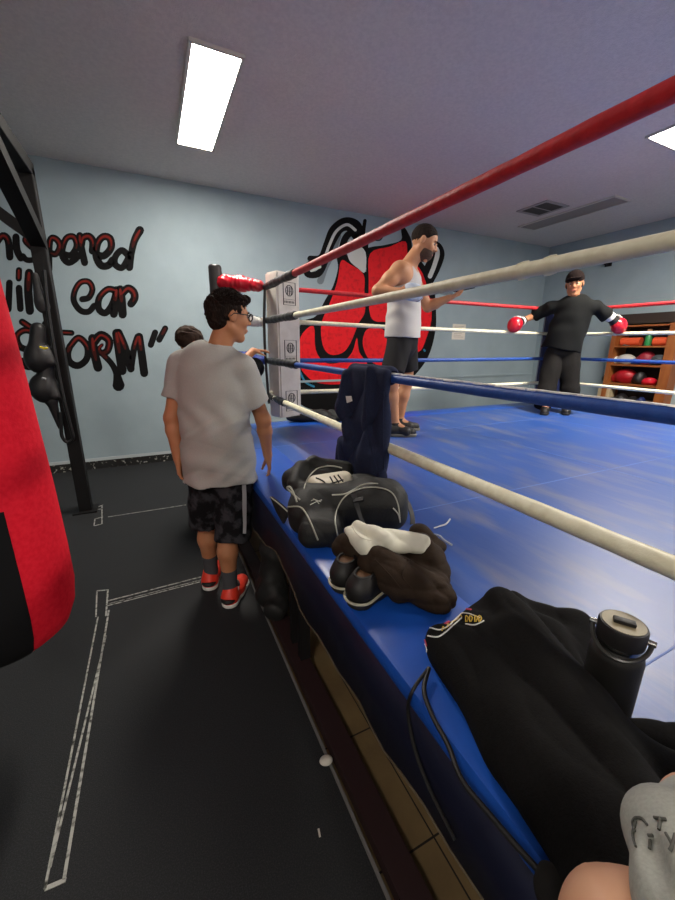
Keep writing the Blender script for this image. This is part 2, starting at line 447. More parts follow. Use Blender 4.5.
# notice on the wall
t = MB().box((4.8, YW-.004, 1.64), (5.1, YW-.001, 1.9)).build('wall_notice', M_paper)
tag(t, 'small printed paper notice taped to the back wall right of the red mural', 'notice')
m = MB()
for i in range(7): m.box((4.84, YW-.005, 1.86-i*.03), (5.06-.03*(i % 3), YW-.0042, 1.867-i*.03))
m.build('print', mat('faded_print', 'a09890', .8), t)

# ------------------------------------------------------------------ wall lettering
fw = lambda x, y: py_(x, y, YW)
def z5(p): return [(60+x/4.866, 215+y/4.866) for x, y in p]
def z4(p): return [(x/4.74, 210+y/4.74) for x, y in p]
def word(name_label, strokes):
    t = thing('wall_lettering', fw(strokes[0][1][0][0], strokes[0][1][0][1]), name_label, 'lettering', 'painted words on the back wall')
    for nm, pts, r in strokes: pass
    letters = {}
    for nm, pts, r in strokes: letters.setdefault(nm, []).append((pts, r))
    for nm, L in letters.items():
        mb = MB(); ys = [p[1] for pts, r in L for p in pts]; y0, y1 = min(ys), max(ys)
        for pts, r in L: stroke_on(mb, fw, pts, [q*1.12 for q in r] if isinstance(r, list) else r*1.12, Vector((0, -.0015, 0)))
        o = mb.build('letter', M_mblack, t)
        for fr, sc, mm, of in ((.5, .55, M_dred, .0025), (.32, .32, M_dred2, .0035)):
            mb = MB(); any_ = False
            for pts, r in L:
                if isinstance(r, list): r = sum(r)/len(r)
                S2 = [(v.x, v.y) for v in spline([(x, y, 0) for x, y in pts], 4)]
                run = []
                for q in S2+[(0, 1e9)]:
                    if q[1] < y0+(y1-y0)*fr: run.append(q)
                    else:
                        if len(run) > 2:
                            any_ = True; k = len(run)
                            m2 = MB(); stroke_on(m2, fw, run, [r*sc*(.35+.65*math.sin(math.pi*(i+.5)/k)) for i in range(k)], Vector((0, -of, 0)), 2); m2.build('letter_highlight', mm, o)
                        run = []
            mb.bm.free()
    return t
R1 = 3.3
word('black and dark red painted word ending in -ispered, top line on wall', [
    ('h', [(-6, 232), (-5, 262)], R1), ('h', [(-5, 245), (2, 236), (8, 240), (10, 257)], R1),
    ('i', [(16, 237), (17, 250), (21, 258)], R1), ('i', [(15, 226), (15.5, 228)], 2.6),
    ('s', [(37, 238), (30, 235), (25, 240), (31, 247), (38, 252), (35, 259), (27, 260), (23, 256)], 2.6),
    ('p', [(49, 270), (50, 241), (56, 239), (60, 246), (56, 254), (51, 253)], 3),
    ('e', z5([(15, 190), (55, 195), (82, 150), (68, 108), (35, 110), (15, 150), (12, 200), (40, 232), (75, 215), (90, 195)]), 3),
    ('r', z5([(96, 100), (102, 150), (120, 232)]), 3.2), ('r', z5([(104, 145), (112, 112), (140, 104), (160, 130), (158, 175)]), 3.4),
    ('e2', z5([(180, 195), (215, 198), (248, 160), (243, 115), (210, 106), (182, 140), (176, 200), (200, 245), (235, 245), (255, 220)]), 3.4),
    ('d', z5([(330, 195), (300, 172), (270, 202), (268, 240), (300, 257), (325, 225), (338, 190)]), 3), ('d', z5([(388, 75), (362, 125), (347, 190), (338, 255)]), [4, 3.4, 3, 3.4])])
word('black and dark red painted word reading ear, with letters -il before it', [
    ('w', z4([(45, 345), (40, 470)]), 3), ('i', z4([(90, 370), (97, 468)]), 3), ('i', z4([(90, 285), (89, 325)]), 2.8), ('l', z4([(138, 298), (134, 380), (142, 478)]), 3.8),
    ('e', z5([(108, 410), (140, 402), (158, 362), (140, 326), (100, 328), (72, 370), (68, 420), (100, 465), (140, 470), (165, 442)]), 2.8),
    ('a', z5([(272, 368), (232, 362), (192, 402), (188, 455), (220, 477), (252, 440), (272, 385)]), 3.1), ('a', z5([(275, 365), (268, 430), (262, 482)]), 3.6),
    ('r', z5([(293, 362), (300, 420), (305, 484)]), 3.8), ('r', z5([(300, 385), (330, 357), (358, 375), (363, 405), (346, 432)]), 3.6)])
word('black and dark red painted word STORM with closing quotation mark', [
    ('S', z4([(170, 580), (115, 570), (80, 600), (98, 650), (165, 670), (205, 700), (185, 738), (130, 742), (105, 715)]), 3),
    ('T', z4([(105, 530), (150, 560)]), 3), ('T', z4([(215, 540), (220, 740)]), 3.2), ('T', z4([(150, 560), (230, 575), (340, 583)]), 2.6),
    ('O', z5([(48, 640), (90, 598), (133, 640), (130, 700), (88, 733), (48, 715), (38, 675), (48, 640)]), 3.1),
    ('R', z5([(158, 600), (165, 660), (185, 742)]), 4), ('R', z5([(165, 620), (198, 585), (238, 610), (232, 658), (203, 672), (190, 650), (205, 632)]), [4, 4, 3.6, 3.4, 3, 2, 1.5]),
    ('R', z5([(205, 675), (250, 722), (275, 770), (285, 828)]), [2.6, 2.6, 3, 5.5]),
    ('M', z5([(275, 575), (285, 640), (303, 758)]), 4), ('M', z5([(285, 572), (318, 650), (345, 748)]), 3.5), ('M', z5([(345, 748), (360, 650), (378, 592)]), 3), ('M', z5([(385, 592), (398, 680), (410, 770)]), 3.6),
    ('q', z5([(463, 572), (442, 632)]), 2.8), ('q', z5([(512, 552), (483, 607)]), 2.8)])

# ------------------------------------------------------------------ painted boxing gloves
def zm(p): return [(290+x/4.22, 210+y/4.22) for x, y in p]
mu = thing('wall_mural', py_(365, 411, YW), 'large red and black painted boxing gloves mural on the back wall', 'mural')
def region(name, pts, m, off, smooth=4):
    P = spline([fw(x, y)+Vector((0, -off, 0)) for x, y in pts], smooth, True)
    return MB().prism(P, (0, .0012, 0)).build(name, m, mu)
region('outline', [(337, 257), (345, 253), (351, 260), (366, 272), (365, 250), (385, 245), (401, 240), (402, 228), (406, 236), (413, 250), (432, 279), (436, 312), (435, 333), (428, 357), (414, 376), (395, 392), (372, 402), (344, 409), (325, 411), (305, 407), (296, 395), (294, 360), (296, 335), (304, 321), (316, 316), (325, 300), (333, 286), (338, 268)], M_mblack, .002)
region('red_paint', zm([(215, 215), (250, 228), (310, 272), (313, 350), (316, 430), (288, 480), (255, 560), (222, 602), (170, 610), (138, 570), (132, 480), (165, 400), (200, 300)]), M_mred, .0035)
region('red_paint', zm([(100, 492), (60, 512), (38, 560), (38, 640), (60, 690), (120, 730), (230, 732), (315, 690), (326, 650), (292, 600), (282, 540), (262, 600), (220, 640), (150, 645), (108, 590)]), M_mred, .0035)
region('red_paint', zm([(338, 184), (420, 155), (487, 133), (500, 200), (560, 270), (598, 430), (575, 540), (540, 600), (470, 560), (420, 480), (355, 468), (334, 420), (332, 300)]), M_mred, .0035)
region('red_paint', zm([(332, 500), (400, 512), (420, 620), (390, 655), (342, 640), (312, 590), (308, 540)]), M_mred, .0035)
mb = MB(); stroke_on(mb, fw, zm([(85, 205), (130, 200), (155, 140), (180, 80), (230, 45), (280, 60), (300, 110), (312, 160)]), [3, 3, 3, 3, 3.2, 4, 4, 3], Vector((0, -.002, 0))); mb.build('black_line', M_mblack, mu)
mb = MB(); stroke_on(mb, fw, zm([(120, 205), (75, 235), (75, 270), (120, 268), (150, 215), (175, 150), (215, 85), (255, 80), (285, 120)]), [3, 3, 3.4, 3.4, 3, 2.6, 2.6, 3, 3], Vector((0, -.002, 0))); mb.build('black_line', M_mblack, mu)
mb = MB(); stroke_on(mb, fw, zm([(215, 215), (228, 130), (262, 98), (300, 150), (318, 190)]), 3.4, Vector((0, -.002, 0))); mb.build('black_line', M_mblack, mu)
mb = MB(); stroke_on(mb, fw, zm([(316, 45), (310, 100), (322, 130), (322, 170)]), 1.8, Vector((0, -.002, 0))); mb.build('black_line', M_mblack, mu)
mb = MB(); stroke_on(mb, fw, zm([(478, 82), (492, 125), (498, 160)]), [2.4, 4.5, 4], Vector((0, -.002, 0))); mb.build('black_line', M_mblack, mu)
mb = MB(); stroke_on(mb, fw, zm([(590, 130), (628, 150), (642, 190), (622, 250), (596, 300)]), 2.4, Vector((0, -.002, 0))); mb.build('black_line', M_mblack, mu)
mb = MB(); stroke_on(mb, fw, zm([(570, 150), (600, 180), (590, 230), (560, 280)]), 4, Vector((0, -.002, 0))); mb.build('black_line', M_mblack, mu)
mb = MB(); stroke_on(mb, fw, zm([(110, 240), (140, 215), (165, 150), (195, 90), (240, 62), (275, 85)]), 1.4, Vector((0, -.004, 0))); mb.build('white_line', M_mwhite, mu)
mb = MB(); stroke_on(mb, fw, zm([(600, 150), (622, 175), (610, 230), (590, 280)]), 2.2, Vector((0, -.004, 0))); mb.build('white_line', M_mwhite, mu)
mb = MB(); stroke_on(mb, fw, zm([(90, 255), (125, 240)]), 1.6, Vector((0, -.004, 0))); mb.build('white_line', M_mwhite, mu)
region('white_paint', zm([(248, 125), (275, 140), (318, 178), (316, 262), (285, 245), (250, 212), (240, 165)]), M_mwhite, .0042)
mb = MB(); stroke_on(mb, fw, zm([(205, 110), (180, 180), (150, 240), (128, 300)]), [2.6, 3, 3, 3.4], Vector((0, -.001, 0))); mb.build('grey_paint', M_mgrey, mu)
mb = MB(); stroke_on(mb, fw, zm([(590, 310), (630, 340), (675, 350)]), 3, Vector((0, -.001, 0))); mb.build('grey_paint', M_mgrey, mu)
mb = MB(); stroke_on(mb, fw, zm([(25, 640), (60, 720), (100, 745)]), 1, Vector((0, -.0045, 0))); mb.build('blue_fleck', mat('mural_cyan', '1878a0', .6), mu)
mb = MB(); stroke_on(mb, fw, zm([(565, 590), (568, 594)]), 1, Vector((0, -.0045, 0))); mb.build('blue_fleck', mat('mural_cyan', '1878a0', .6), mu)

# ================================================================== RING
X0, X1, Y0, Y1, ZP = .45, 5.47, -1.05, 3.72, .75
ring = thing('boxing_ring', (X0, Y0, 0), 'raised boxing ring platform covered in blue vinyl with navy skirt', 'boxing ring')
MB().box((X0+.05, Y0+.05, .56), (X1-.05, Y1-.05, .69)).build('deck', mat('plywood', '5a4630', .8), ring)
m = MB(); e = .03
prof = [(0.012, -.06), (-.004, -.03), (.0, -.012), (.012, -.002), (.03, 0)]
MB().box((X0+.03, Y0+.03, .66), (X1-.03, Y1-.03, ZP)).build('canvas', None or M_canvas, ring)
def apron(a, b, c, d, name='apron'):
    MB().box((a, b, ZP-.055), (c, d, ZP+.004), bevel=.02).build(name, M_vinyl, ring, True)
apron(X0, Y0, .80, Y1); apron(.79, 3.42, X1, Y1); apron(5.12, Y0, X1, 3.43); apron(.79, Y0, 5.13, -.72)
# worn strip of older mat by the corner
m = MB()
for y in (.35, 1.33, 2.75): m.box((.8, y, ZP), (5.1, y+.005, ZP+.0012))
for x in (2.6, 3.9): m.box((x, -.7, ZP), (x+.005, 3.4, ZP+.0012))
m.box((.45+.02, 2.74, ZP+.004), (.8, 2.745, ZP+.005))
m.build('seam', mat('pale_seam', '5c78b8', .6), ring)
# skirt with uneven lower edge
def skirt(p, q, nrm):
    p, q = Vector(p), Vector(q); n = 60; bm = bmesh.new(); rows = []
    for i in range(n+1):
        a = p.lerp(q, i/n); zb = .47+.03*math.sin(i*.43)+.012*math.sin(i*1.7); o = Vector(nrm)
        rows.append([bm.verts.new(a+Vector((0, 0, .72))+o*.0), bm.verts.new(a+Vector((0, 0, .6))+o*(.006*math.sin(i*.9))), bm.verts.new(a+Vector((0, 0, zb))+o*(.01*math.sin(i*.7)))])
    for r, s in zip(rows, rows[1:]):
        for k in range(2): bm.faces.new((r[k], r[k+1], s[k+1], s[k]))
    me = bpy.data.meshes.new('skirt'); bm.to_mesh(me); bm.free()
    o = link('skirt', me, M_navyv, ring, True); sd = o.modifiers.new('t', 'SOLIDIFY'); sd.thickness = .004; sd.offset = 0
    ed = [Vector(r) for r in [p.lerp(q, i/n)+Vector((0, 0, .47+.03*math.sin(i*.43)+.012*math.sin(i*1.7)))+Vector(nrm)*(.01*math.sin(i*.7)+.002) for i in range(n+1)]]
    MB().tube(ed, .0035, 6).build('hem_cord', mat('worn_hem', '5c5040', .8), ring)
skirt((X0+.006, Y0, 0), (X0+.006, Y1, 0), (-1, 0, 0)); skirt((X0, Y1-.005, 0), (X1, Y1-.005, 0), (0, 1, 0)); skirt((X1-.005, Y0, 0), (X1-.005, Y1, 0), (1, 0, 0))
m = MB(); m.box((.462, Y0, -.02), (.545, Y1, .03)); m.build('bottom_rail', M_maroon, ring)
MB().box((.5, Y0, .5), (.56, Y1, .56)).build('top_rail', M_steel, ring)
for y in (-.6, 1.44, 1.56, 2.9, 3.6): MB().box((.5, y-.02, .03), (.55, y+.02, .5)).build('frame_leg', M_steel, ring)
for x in (2, 3.5, 5.3):
    for y in (-.6, 1.5, 3.5): MB().box((x-.03, y-.03, -.02), (x+.03, y+.03, .56)).build('frame_leg', M_steel, ring)
for y in (1.0, 2.2, 3.4): MB().box((.55, y, .48), (5.3, y+.05, .56)).build('cross_beam', M_steel, ring)

# corner posts
def post(x, y, label):
    t = thing('corner_post', (x, y, 0), label, 'ring post', 'ring corner posts')
    MB().lathe([(.055, -.0), (.055, 2.16), (.05, 2.175), (.0, 2.175)][:3]+[(.044, 2.18)], (x, y, -.02), 28).build('pole', mat('dark_painted_steel', '2c2a2a', .35, bump=.03), t, True)
    MB().box((x-.1, y-.1, -.02), (x+.1, y+.1, -.005)).build('base_plate', M_steel, t)
    return t
for x, y, l in ((.575, 3.62, 'dark round steel ring post behind the man in grey'), (5.3, 3.6, 'dark round ring post in the far corner behind the boy'),
                (.575, -.95, 'dark round ring post at the ring corner behind the camera'), (5.3, -.95, 'dark round ring post at the corner beyond the right edge')):
    post(x, y, l)

# ropes
RZ = {'red': 1.98, 'upper cream': 1.712, 'blue': 1.376, 'lower cream': 1.062}
RM = {'red': M_red, 'upper cream': M_cream, 'blue': M_brope, 'lower cream': M_cream}
CA, CB, CD, CE = (.935, 3.37), (4.98, 3.4), (.95, -.72), (4.98, -.72)
def rope(c, side, a, b, z0, z1, label, r=.026, sag=.008):
    t = thing('ring_rope', (a[0], a[1], z0), label, 'ring rope', 'padded ring ropes')
    a = Vector((a[0], a[1], z0)); b = Vector((b[0], b[1], z1)); L = (b-a).length; n = int(L/.02)
    P = []; Rr = []
    ph = random.uniform(0, 6)
    for i in range(n+1):
        s = i/n; p = a.lerp(b, s); p.z -= sag*math.sin(math.pi*s)
        P.append(p); f = .5+.5*math.sin(s*L*6.3+ph)
        Rr.append(r*(1+.02*math.sin(s*L*17+ph)+.012*math.sin(s*L*47)))
    MB().tube(P, Rr, 14).build('cover', RM[c], t, True)
    # spiral wrapping edge of the cover
    Q = []
    for i in range(n+1):
        s = i/n; A = 1.6+.5*math.sin(s*5+ph); q = P[i].copy(); d = (b-a).normalized(); u = d.cross(Vector((0, 0, 1))).normalized(); w = u.cross(d)
        Q.append(q+(u*math.cos(A)+w*math.sin(A))*Rr[i]*.97)
    MB().tube(Q, .0022, 5).build('cover_seam', RM[c], t, True)
    return t, P, Rr
fr = {}
for c, z in RZ.items():
    t, P, Rr = rope(c, 'front', CD, CA, z, z, '%s padded rope on the near side of the ring' % c, {'red': .0225, 'upper cream': .0195, 'blue': .0185, 'lower cream': .024}[c])
    fr[c] = t
    k = [p for p in P if p.y > (2.62 if c != 'lower cream' else 2.9)]
    MB().tube(k, [.028+.0012*math.sin(i*1.3)+.0025*math.sin(i*.31)+random.uniform(-.0012, .0012) for i in range(len(k))], 12, rough=.03).build('black_tape_wrap', M_btape, t, True)
    rope(c, 'back', CA, CB, z if c != 'lower cream' else 1.09, z-(.03 if c == 'upper cream' else 0), '%s padded rope on the far wall side of the ring' % c, .0195)
    rope(c, 'right', CE, CB, z-(.05 if c == 'upper cream' else 0), z-(.03 if c == 'upper cream' else 0), '%s padded rope on the right side of the ring' % c, .0195)
# white frayed tape over the near blue rope
def fray(rope_t, z, y0, y1, r, m, name):
    mb = MB(); n = 90
    for i in range(n):
        y = y0+(y1-y0)*(i+random.random())/n; a = random.uniform(1.1, 2.1); L = random.uniform(.02, .06)
        pts = [Vector((.95-.0+math.cos(a+.1*math.sin(k))*(r+.001), y+L*k/3, z-.006+math.sin(a+.1*math.sin(k))*(r+.001))) for k in range(4)]
        mb.tube(pts, .0028, 5)
    mb.build(name, m, rope_t, True)
fray(fr['blue'], RZ['blue'], .1, 1.42, .0185, M_swht, 'worn_white_tape')
# gathered tape folds on the upper cream rope
mb = MB()
for y in (.80, .72):
    mb.tube([Vector((.95+.0205*math.cos(a), y+.012*math.sin(a*3), RZ['upper cream']-.006+.0205*math.sin(a))) for a in [k*math.pi/8 for k in range(16)]], .004, 6, closed=True)
mb.build('tape_band', M_cream, fr['upper cream'], True)
mb = MB(); mb.tube([Vector((.95+.0235*math.cos(a), 1.58, RZ['red']-.007+.0235*math.sin(a))) for a in [k*math.pi/8 for k in range(16)]], .0035, 6, closed=True)
mb.build('black_tie', M_btape, fr['red'], True)

# vertical black strap joining the ropes at the near corner
t = MB().tube(spline([(.93, 3.345, 2.0), (.905, 3.33, 1.7), (.905, 3.33, 1.376), (.92, 3.33, 1.0)]), .012, 8).build('rope_tie', M_btape, None, True)
tag(t, 'black vertical strap tying the ropes together at the white corner pad', 'strap')

# turnbuckle covers
for c, nm, z, rr, col in (('red', 'red', 2.01, .062, M_glove), ('white', 'white', 1.72, .055, M_white), ('blue', 'blue', 1.40, .05, mat('blue_cover', '3a50b0', .5)), ('white', 'white', 1.08, .05, M_white)):
    s = Soft((.5, 3.2, z-.12), (1.05, 3.75, z+.12), .007)
    s.cap((.64, 3.58, z+.01), (.76, 3.49, z), rr*1.05, rr, k=.02); s.cap((.76, 3.49, z), (.89, 3.39, z-.02), rr, rr*.72, k=.02)
    s.warp(lambda X, Y, Z: wr(X, Y, Z, (1, -.8, 0), 150, .004, 3)+wr(X, Y, Z, (1, .2, .6), 90, .004, 5))
    o = s.build('turnbuckle_cover', col)
    tag(o, {2.01: 'puffy red padded cover between the ring post and corner pad', 1.72: 'white padded turnbuckle cover under the red one at the near corner', 1.40: 'blue padded turnbuckle cover at the near corner', 1.08: 'lowest white padded turnbuckle cover at the near corner'}[z], 'turnbuckle cover', 'turnbuckle covers')

# corner pads
def corner_pad(quad, z0, z1, m, label, logos=True):
    cx = sum(q[0] for q in quad)/4; cy = sum(q[1] for q in quad)/4
    t = thing('corner_pad', (cx, cy, z0), label, 'corner pad', 'upright corner pads')
    mb = MB(); mb.prism([(x, y, z0) for x, y in quad], (0, 0, z1-z0))
    bmesh.ops.bevel(mb.bm, geom=list(mb.bm.edges), offset=.014, segments=3, affect='EDGES')
    mb.build('cushion', m, t, True)
    return t
A, B = Vector((1.005, 3.25)), Vector((1.235, 3.335))
nl = Vector(((B-A).y, -(B-A).x)).normalized()   # outward normal of the lettered face (towards the camera)
D_ = Vector((.945, 3.41)); 
pad = corner_pad([A, B, B+(D_-A), D_], .872, 2.10, M_pad, 'tall white corner pad with printed square emblems')
u = (B-A).normalized()
for zc in (1.93, 1.46, 1.02):
    def P(a, z, o=.002): q = A+u*a+nl*o; return Vector((q.x, q.y, z))
    mb = MB(); w, h = .065, .09; cx = .125
    for (a0, z0, a1, z1) in ((-w, -h, w, -h), (w, -h, w, h), (w, h, -w, h), (-w, h, -w, -h)):
        mb.bar(P(cx+a0, zc+z0), P(cx+a1, zc+z1), .006, .002)
    mb.bar(P(cx-w, zc-.045), P(cx+w, zc-.045), .004, .002)
    o = mb.build('emblem_frame', M_mblack, pad)
    mb = MB()   # rounded fist-like monogram in the frame, with small line of print
    mb.tube([P(cx+.04*math.cos(k*.5), zc+.025+.042*math.sin(k*.5)) for k in range(13)], .004, 5, closed=True)
    for a in (-.02, 0, .02): mb.bar(P(cx+a, zc-.01), P(cx+a, zc+.055), .008, .003)
    mb.bar(P(cx-.03, zc+.02), P(cx+.03, zc+.02), .006, .003)
    for i in range(7): mb.bar(P(cx-.05+i*.016, zc-.075), P(cx-.05+i*.016, zc-.057), .007, .002)
    mb.build('emblem_print', mat('grey_print', '4a4846', .7), o)
q = Vector((4.72, 3.36)); uu = Vector((.7, -.7)); vv = Vector((.7, .7))
corner_pad([q-uu*.15-vv*.06, q+uu*.15-vv*.06, q+uu*.15+vv*.08, q-uu*.15+vv*.08], .78, 1.95, M_padn, 'tall dark navy corner pad behind the boy with red gloves')

# ================================================================== PEOPLE
def basis(f, up=(0, 0, 1)):
    f = Vector(f).normalized(); u = Vector(up); l = u.cross(f).normalized(); u = f.cross(l).normalized(); return f, l, u
def head(s, c, f, up=(0, 0, 1), sc=1.0):
    f, l, u = basis(f, up); c = Vector(c); M = np.array([f, l, u])
    def p(a, b, d): return c+(f*a+l*b+u*d)*sc
    s.ell(p(-.008, 0, .03), (.097*sc, .077*sc, .088*sc), M, k=.01)
    s.ell(p(.025, 0, -.03), (.066*sc, .06*sc, .08*sc), M, k=.03)
    s.cap(p(-.01, .05, -.05), p(.058, .014, -.098), .018*sc, .016*sc, k=.02); s.cap(p(-.01, -.05, -.05), p(.058, -.014, -.098), .018*sc, .016*sc, k=.02)
    s.cap(p(.06, -.012, -.1), p(.06, .012, -.1), .016*sc, k=.02)
    s.cap(p(.084, -.034, .024), p(.084, .034, .024), .008*sc, k=.012)
    for e in (-1, 1):
        s.ell(p(.092, e*.03, .008), (.014*sc,)*3, k=.012, mode='sub')
        s.ell(p(.062, e*.04, -.02), (.022*sc,)*3, k=.02)
        s.ell(p(-.005, e*.079, -.002), (.018*sc, .008*sc, .03*sc), M, k=.006)
        s.ell(p(.095, e*.012, -.025), (.009*sc,)*3, k=.006)
    s.cap(p(.088, 0, .015), p(.108, 0, -.02), .007*sc, .011*sc, k=.01)
    s.cap(p(.084, -.018, -.055), p(.084, .018, -.055), .0075*sc, k=.006); s.cap(p(.082, -.016, -.067), p(.082, .016, -.067), .0085*sc, k=.006)
    return p, M
def face_bits(par, p, M, sc=1, brows=True):
    for e in (-1, 1):
        mb = Soft(p(.0, e*.03, 0)-Vector((.16,)*3)*sc, p(0, e*.03, 0)+Vector((.16,)*3)*sc, .0035)
        mb.ell(p(.0745, e*.03, .007), (.0125*sc, )*3, k=0); o = mb.build('eye', M_eye, par)
        mb = Soft(p(.085, e*.03, .008)-Vector((.012,)*3), p(.085, e*.03, .008)+Vector((.015,)*3), .0015)
        mb.ell(p(.0815, e*.03, .0065), (.0082*sc,)*3, k=0); mb.build('iris', M_iris, o)
        if brows: MB().tube([p(.092, e*.014, .024), p(.093, e*.03, .029), p(.083, e*.046, .024)], [.003*sc, .0038*sc, .0022*sc], 6).build('eyebrow', M_hair, par, True)
    MB().tube([p(.088, -.02, -.06), p(.0935, -.008, -.0585), p(.0935, .008, -.0585), p(.088, .02, -.06)], [.003*sc, .0058*sc, .0058*sc, .003*sc], 8).build('lips', M_lip, par, True)
def hand(s, w, d, n, t, L=.17, curl=.5, sp=.0, k=.006, r=.0085):
    """w wrist, d direction to the fingers, n palm normal (fingers curl towards it), t thumb side"""
    w, d, n, t = Vector(w), Vector(d).normalized(), Vector(n).normalized(), Vector(t).normalized(); q = L/.19
    s.cap(w, w+d*.03*q, .024*q, .026*q, k=.02, n=n, f=1.5)
    for i, (o, ln) in enumerate(((.030, .072), (.010, .08), (-.010, .075), (-.029, .058))):
        b = w+d*.028*q+t*o*q*.7; kn = w+d*(.092-.006*abs(i-1))*q+t*o*q
        s.cap(b, kn, .013*q, .011*q, k=.012)
        a = kn; ang = curl*.55; seg = [.45, .32, .25]
        for j in range(3):
            dd = (d*math.cos(ang)+n*math.sin(ang)+t*(o*1.2*sp)).normalized(); e = a+dd*ln*q*seg[j]
            s.cap(a, e, (r-.0006*j)*q, (r-.0006*(j+1))*q, k=.003); a = e; ang += curl*.75
    a = w+d*.018*q+t*.018*q; e = a+(d*.6+t*.62+n*.35).normalized()*.045*q; e2 = e+(d*.9+t*.25+n*.45).normalized()*.032*q; e3 = e2+(d*.95+n*.5).normalized()*.026*q
    s.cap(a, e, .015*q, .0115*q, k=.014); s.cap(e, e2, .0105*q, .0095*q, k=.004); s.cap(e2, e3, .0095*q, .008*q, k=.004)
def shoe(par, heel, toe, up_m, sole_m, acc_m, w=.045, hi=.07, name='shoe'):
    heel, toe = Vector(heel), Vector(toe); z = heel.z; d = (toe-heel); L = d.length; d.normalize(); l = Vector((-d.y, d.x, 0))
    s = Soft((min(heel.x, toe.x)-.09, min(heel.y, toe.y)-.09, z-.01), (max(heel.x, toe.x)+.09, max(heel.y, toe.y)+.09, z+hi+.09), .004)
    h = heel+d*.045; t = toe-d*.05
    s.cap(h+Vector((0, 0, .05)), h.lerp(t, .55)+Vector((0, 0, .045)), w*.92, w*.95, k=.02)
    s.cap(h.lerp(t, .5)+Vector((0, 0, .04)), t+Vector((0, 0, .034)), w, w*.85, k=.025)
    s.cap(h+Vector((0, 0, .05)), h+d*.02+Vector((0, 0, hi+.03)), w*.9, w*.82, k=.03)
    s.ell(h+d*.02+Vector((0, 0, hi+.06)), (w*.72, w*.72, .05), k=.008, mode='sub')
    s.plane((0, 0, z+.02), (0, 0, -1))
    o = s.build(name, up_m, par)
    b = Soft((min(heel.x, toe.x)-.09, min(heel.y, toe.y)-.09, z-.01), (max(heel.x, toe.x)+.09, max(heel.y, toe.y)+.09, z+.06), .004)
    b.cap(h+Vector((0, 0, .015)), h.lerp(t, .5)+Vector((0, 0, .015)), w*1.0, w*.92, k=.02); b.cap(h.lerp(t, .5)+Vector((0, 0, .015)), t+Vector((0, 0, .015)), w*1.02, w*1.0, k=.02)
    b.plane((0, 0, z+.026), (0, 0, 1)); b.plane((0, 0, z+.001), (0, 0, -1)); b.build('sole', sole_m, o)
    col = [h+d*(.02+(w*.98)*math.cos(a))+l*(w*.84)*math.sin(a)+Vector((0, 0, hi+.012+.012*math.cos(a))) for a in [k*math.pi/10 for k in range(20)]]
    MB().tube(col, .005, 6, closed=True).build('collar', M_swht if acc_m is not M_sock else M_sock, o, True)
    if acc_m:
        mb = MB()
        for i in range(5):
            q = h.lerp(t, .42+.09*i)+Vector((0, 0, .093-.007*i)); mb.tube([q-l*.022, q+Vector((0, 0, .004)), q+l*.022], .0035, 6)
        mb.build('laces', acc_m, o, True)
        hp = [h-d*(w*.93*math.cos(a))*1.0+l*w*.95*math.sin(a)+Vector((0, 0, .05)) for a in [(-1+k/4)*1.1 for k in range(9)]]
        MB().tube(hp, [.004, .011, .015, .017, .018, .017, .015, .011, .004], 8).build('heel_panel', acc_m, o, True)
    return o
V = Vector

# ---- person 1: grey t-shirt, camouflage shorts
f1 = V((.5, .87, 0)).normalized(); r1 = V((f1.y, -f1.x, 0)); c1 = V((.285, 2.12, 0))
pers = thing('person', (.24, 2.14, 0), 'person in grey t-shirt and camouflage shorts, glasses and red shoes, standing on floor', 'person', 'people in the gym')
def at1(a, b, z): q = c1+r1*a+f1*b; return V((q.x, q.y, z))
hip_r, hip_l = at1(.09, 0, .9), at1(-.09, 0, .92)
kn_r, an_r = V((.295, 2.07, .47)), V((.285, 2.055, .1)); kn_l, an_l = V((.205, 2.25, .48)), V((.205, 2.275, .1))
sh_r, sh_l = at1(.165, 0, 1.385), at1(-.162, 0, 1.40)
el_r, wr_r = V((.535, 2.07, 1.10)), V((.565, 2.12, .875)); el_l, wr_l = V((.07, 2.21, 1.12)), V((.078, 2.18, .9))
hc = V((.382, 2.08, 1.643)); hf = V((.95, .14, -.08))
s = Soft((-.05, 1.85, -.02), (.75, 2.6, 1.82), .006)
s.cap(at1(0, 0, 1.3), at1(0, 0, 1.0), .15, .14, k=.05, n=f1, f=1.5); s.cap(hip_r, hip_l, .09, k=.04, n=f1, f=1.1)
s.cap(sh_r, sh_l, .06, k=.05); s.cap(at1(.02, .0, 1.42), hc+V((-.02, 0, -.06)), .062, .056, k=.03)
for h_, k_, a_ in ((hip_r, kn_r, an_r), (hip_l, kn_l, an_l)):
    s.cap(h_, k_, .088, .056, k=.03); s.cap(k_, k_.lerp(a_, .35)-f1*.012, .054, .055, k=.03); s.cap(k_.lerp(a_, .35)-f1*.012, a_, .055, .034, k=.03)
for h_, k_, a_ in ((sh_r, el_r, wr_r), (sh_l, el_l, wr_l)):
    s.cap(h_, k_, .05, .04, k=.03); s.cap(k_, k_.lerp(a_, .3), .041, .04, k=.02); s.cap(k_.lerp(a_, .3), a_, .04, .026, k=.02)
hand(s, wr_r, (.12, .1, -1), (-.75, -.1, 0), (.2, .95, 0), curl=.45, L=.185); hand(s, wr_l, (.02, -.02, -1), (.8, 0, 0), (.2, .95, .1), curl=.55, L=.185)
p, M = head(s, hc, hf, sc=1.02)
s.cap(an_r, V((.36, 2.15, .05)), .03, k=.02); s.cap(an_l, V((.235, 2.37, .05)), .03, k=.02)
body = s.build('body', M_skin1, pers); face_bits(pers, p, M, 1.02)
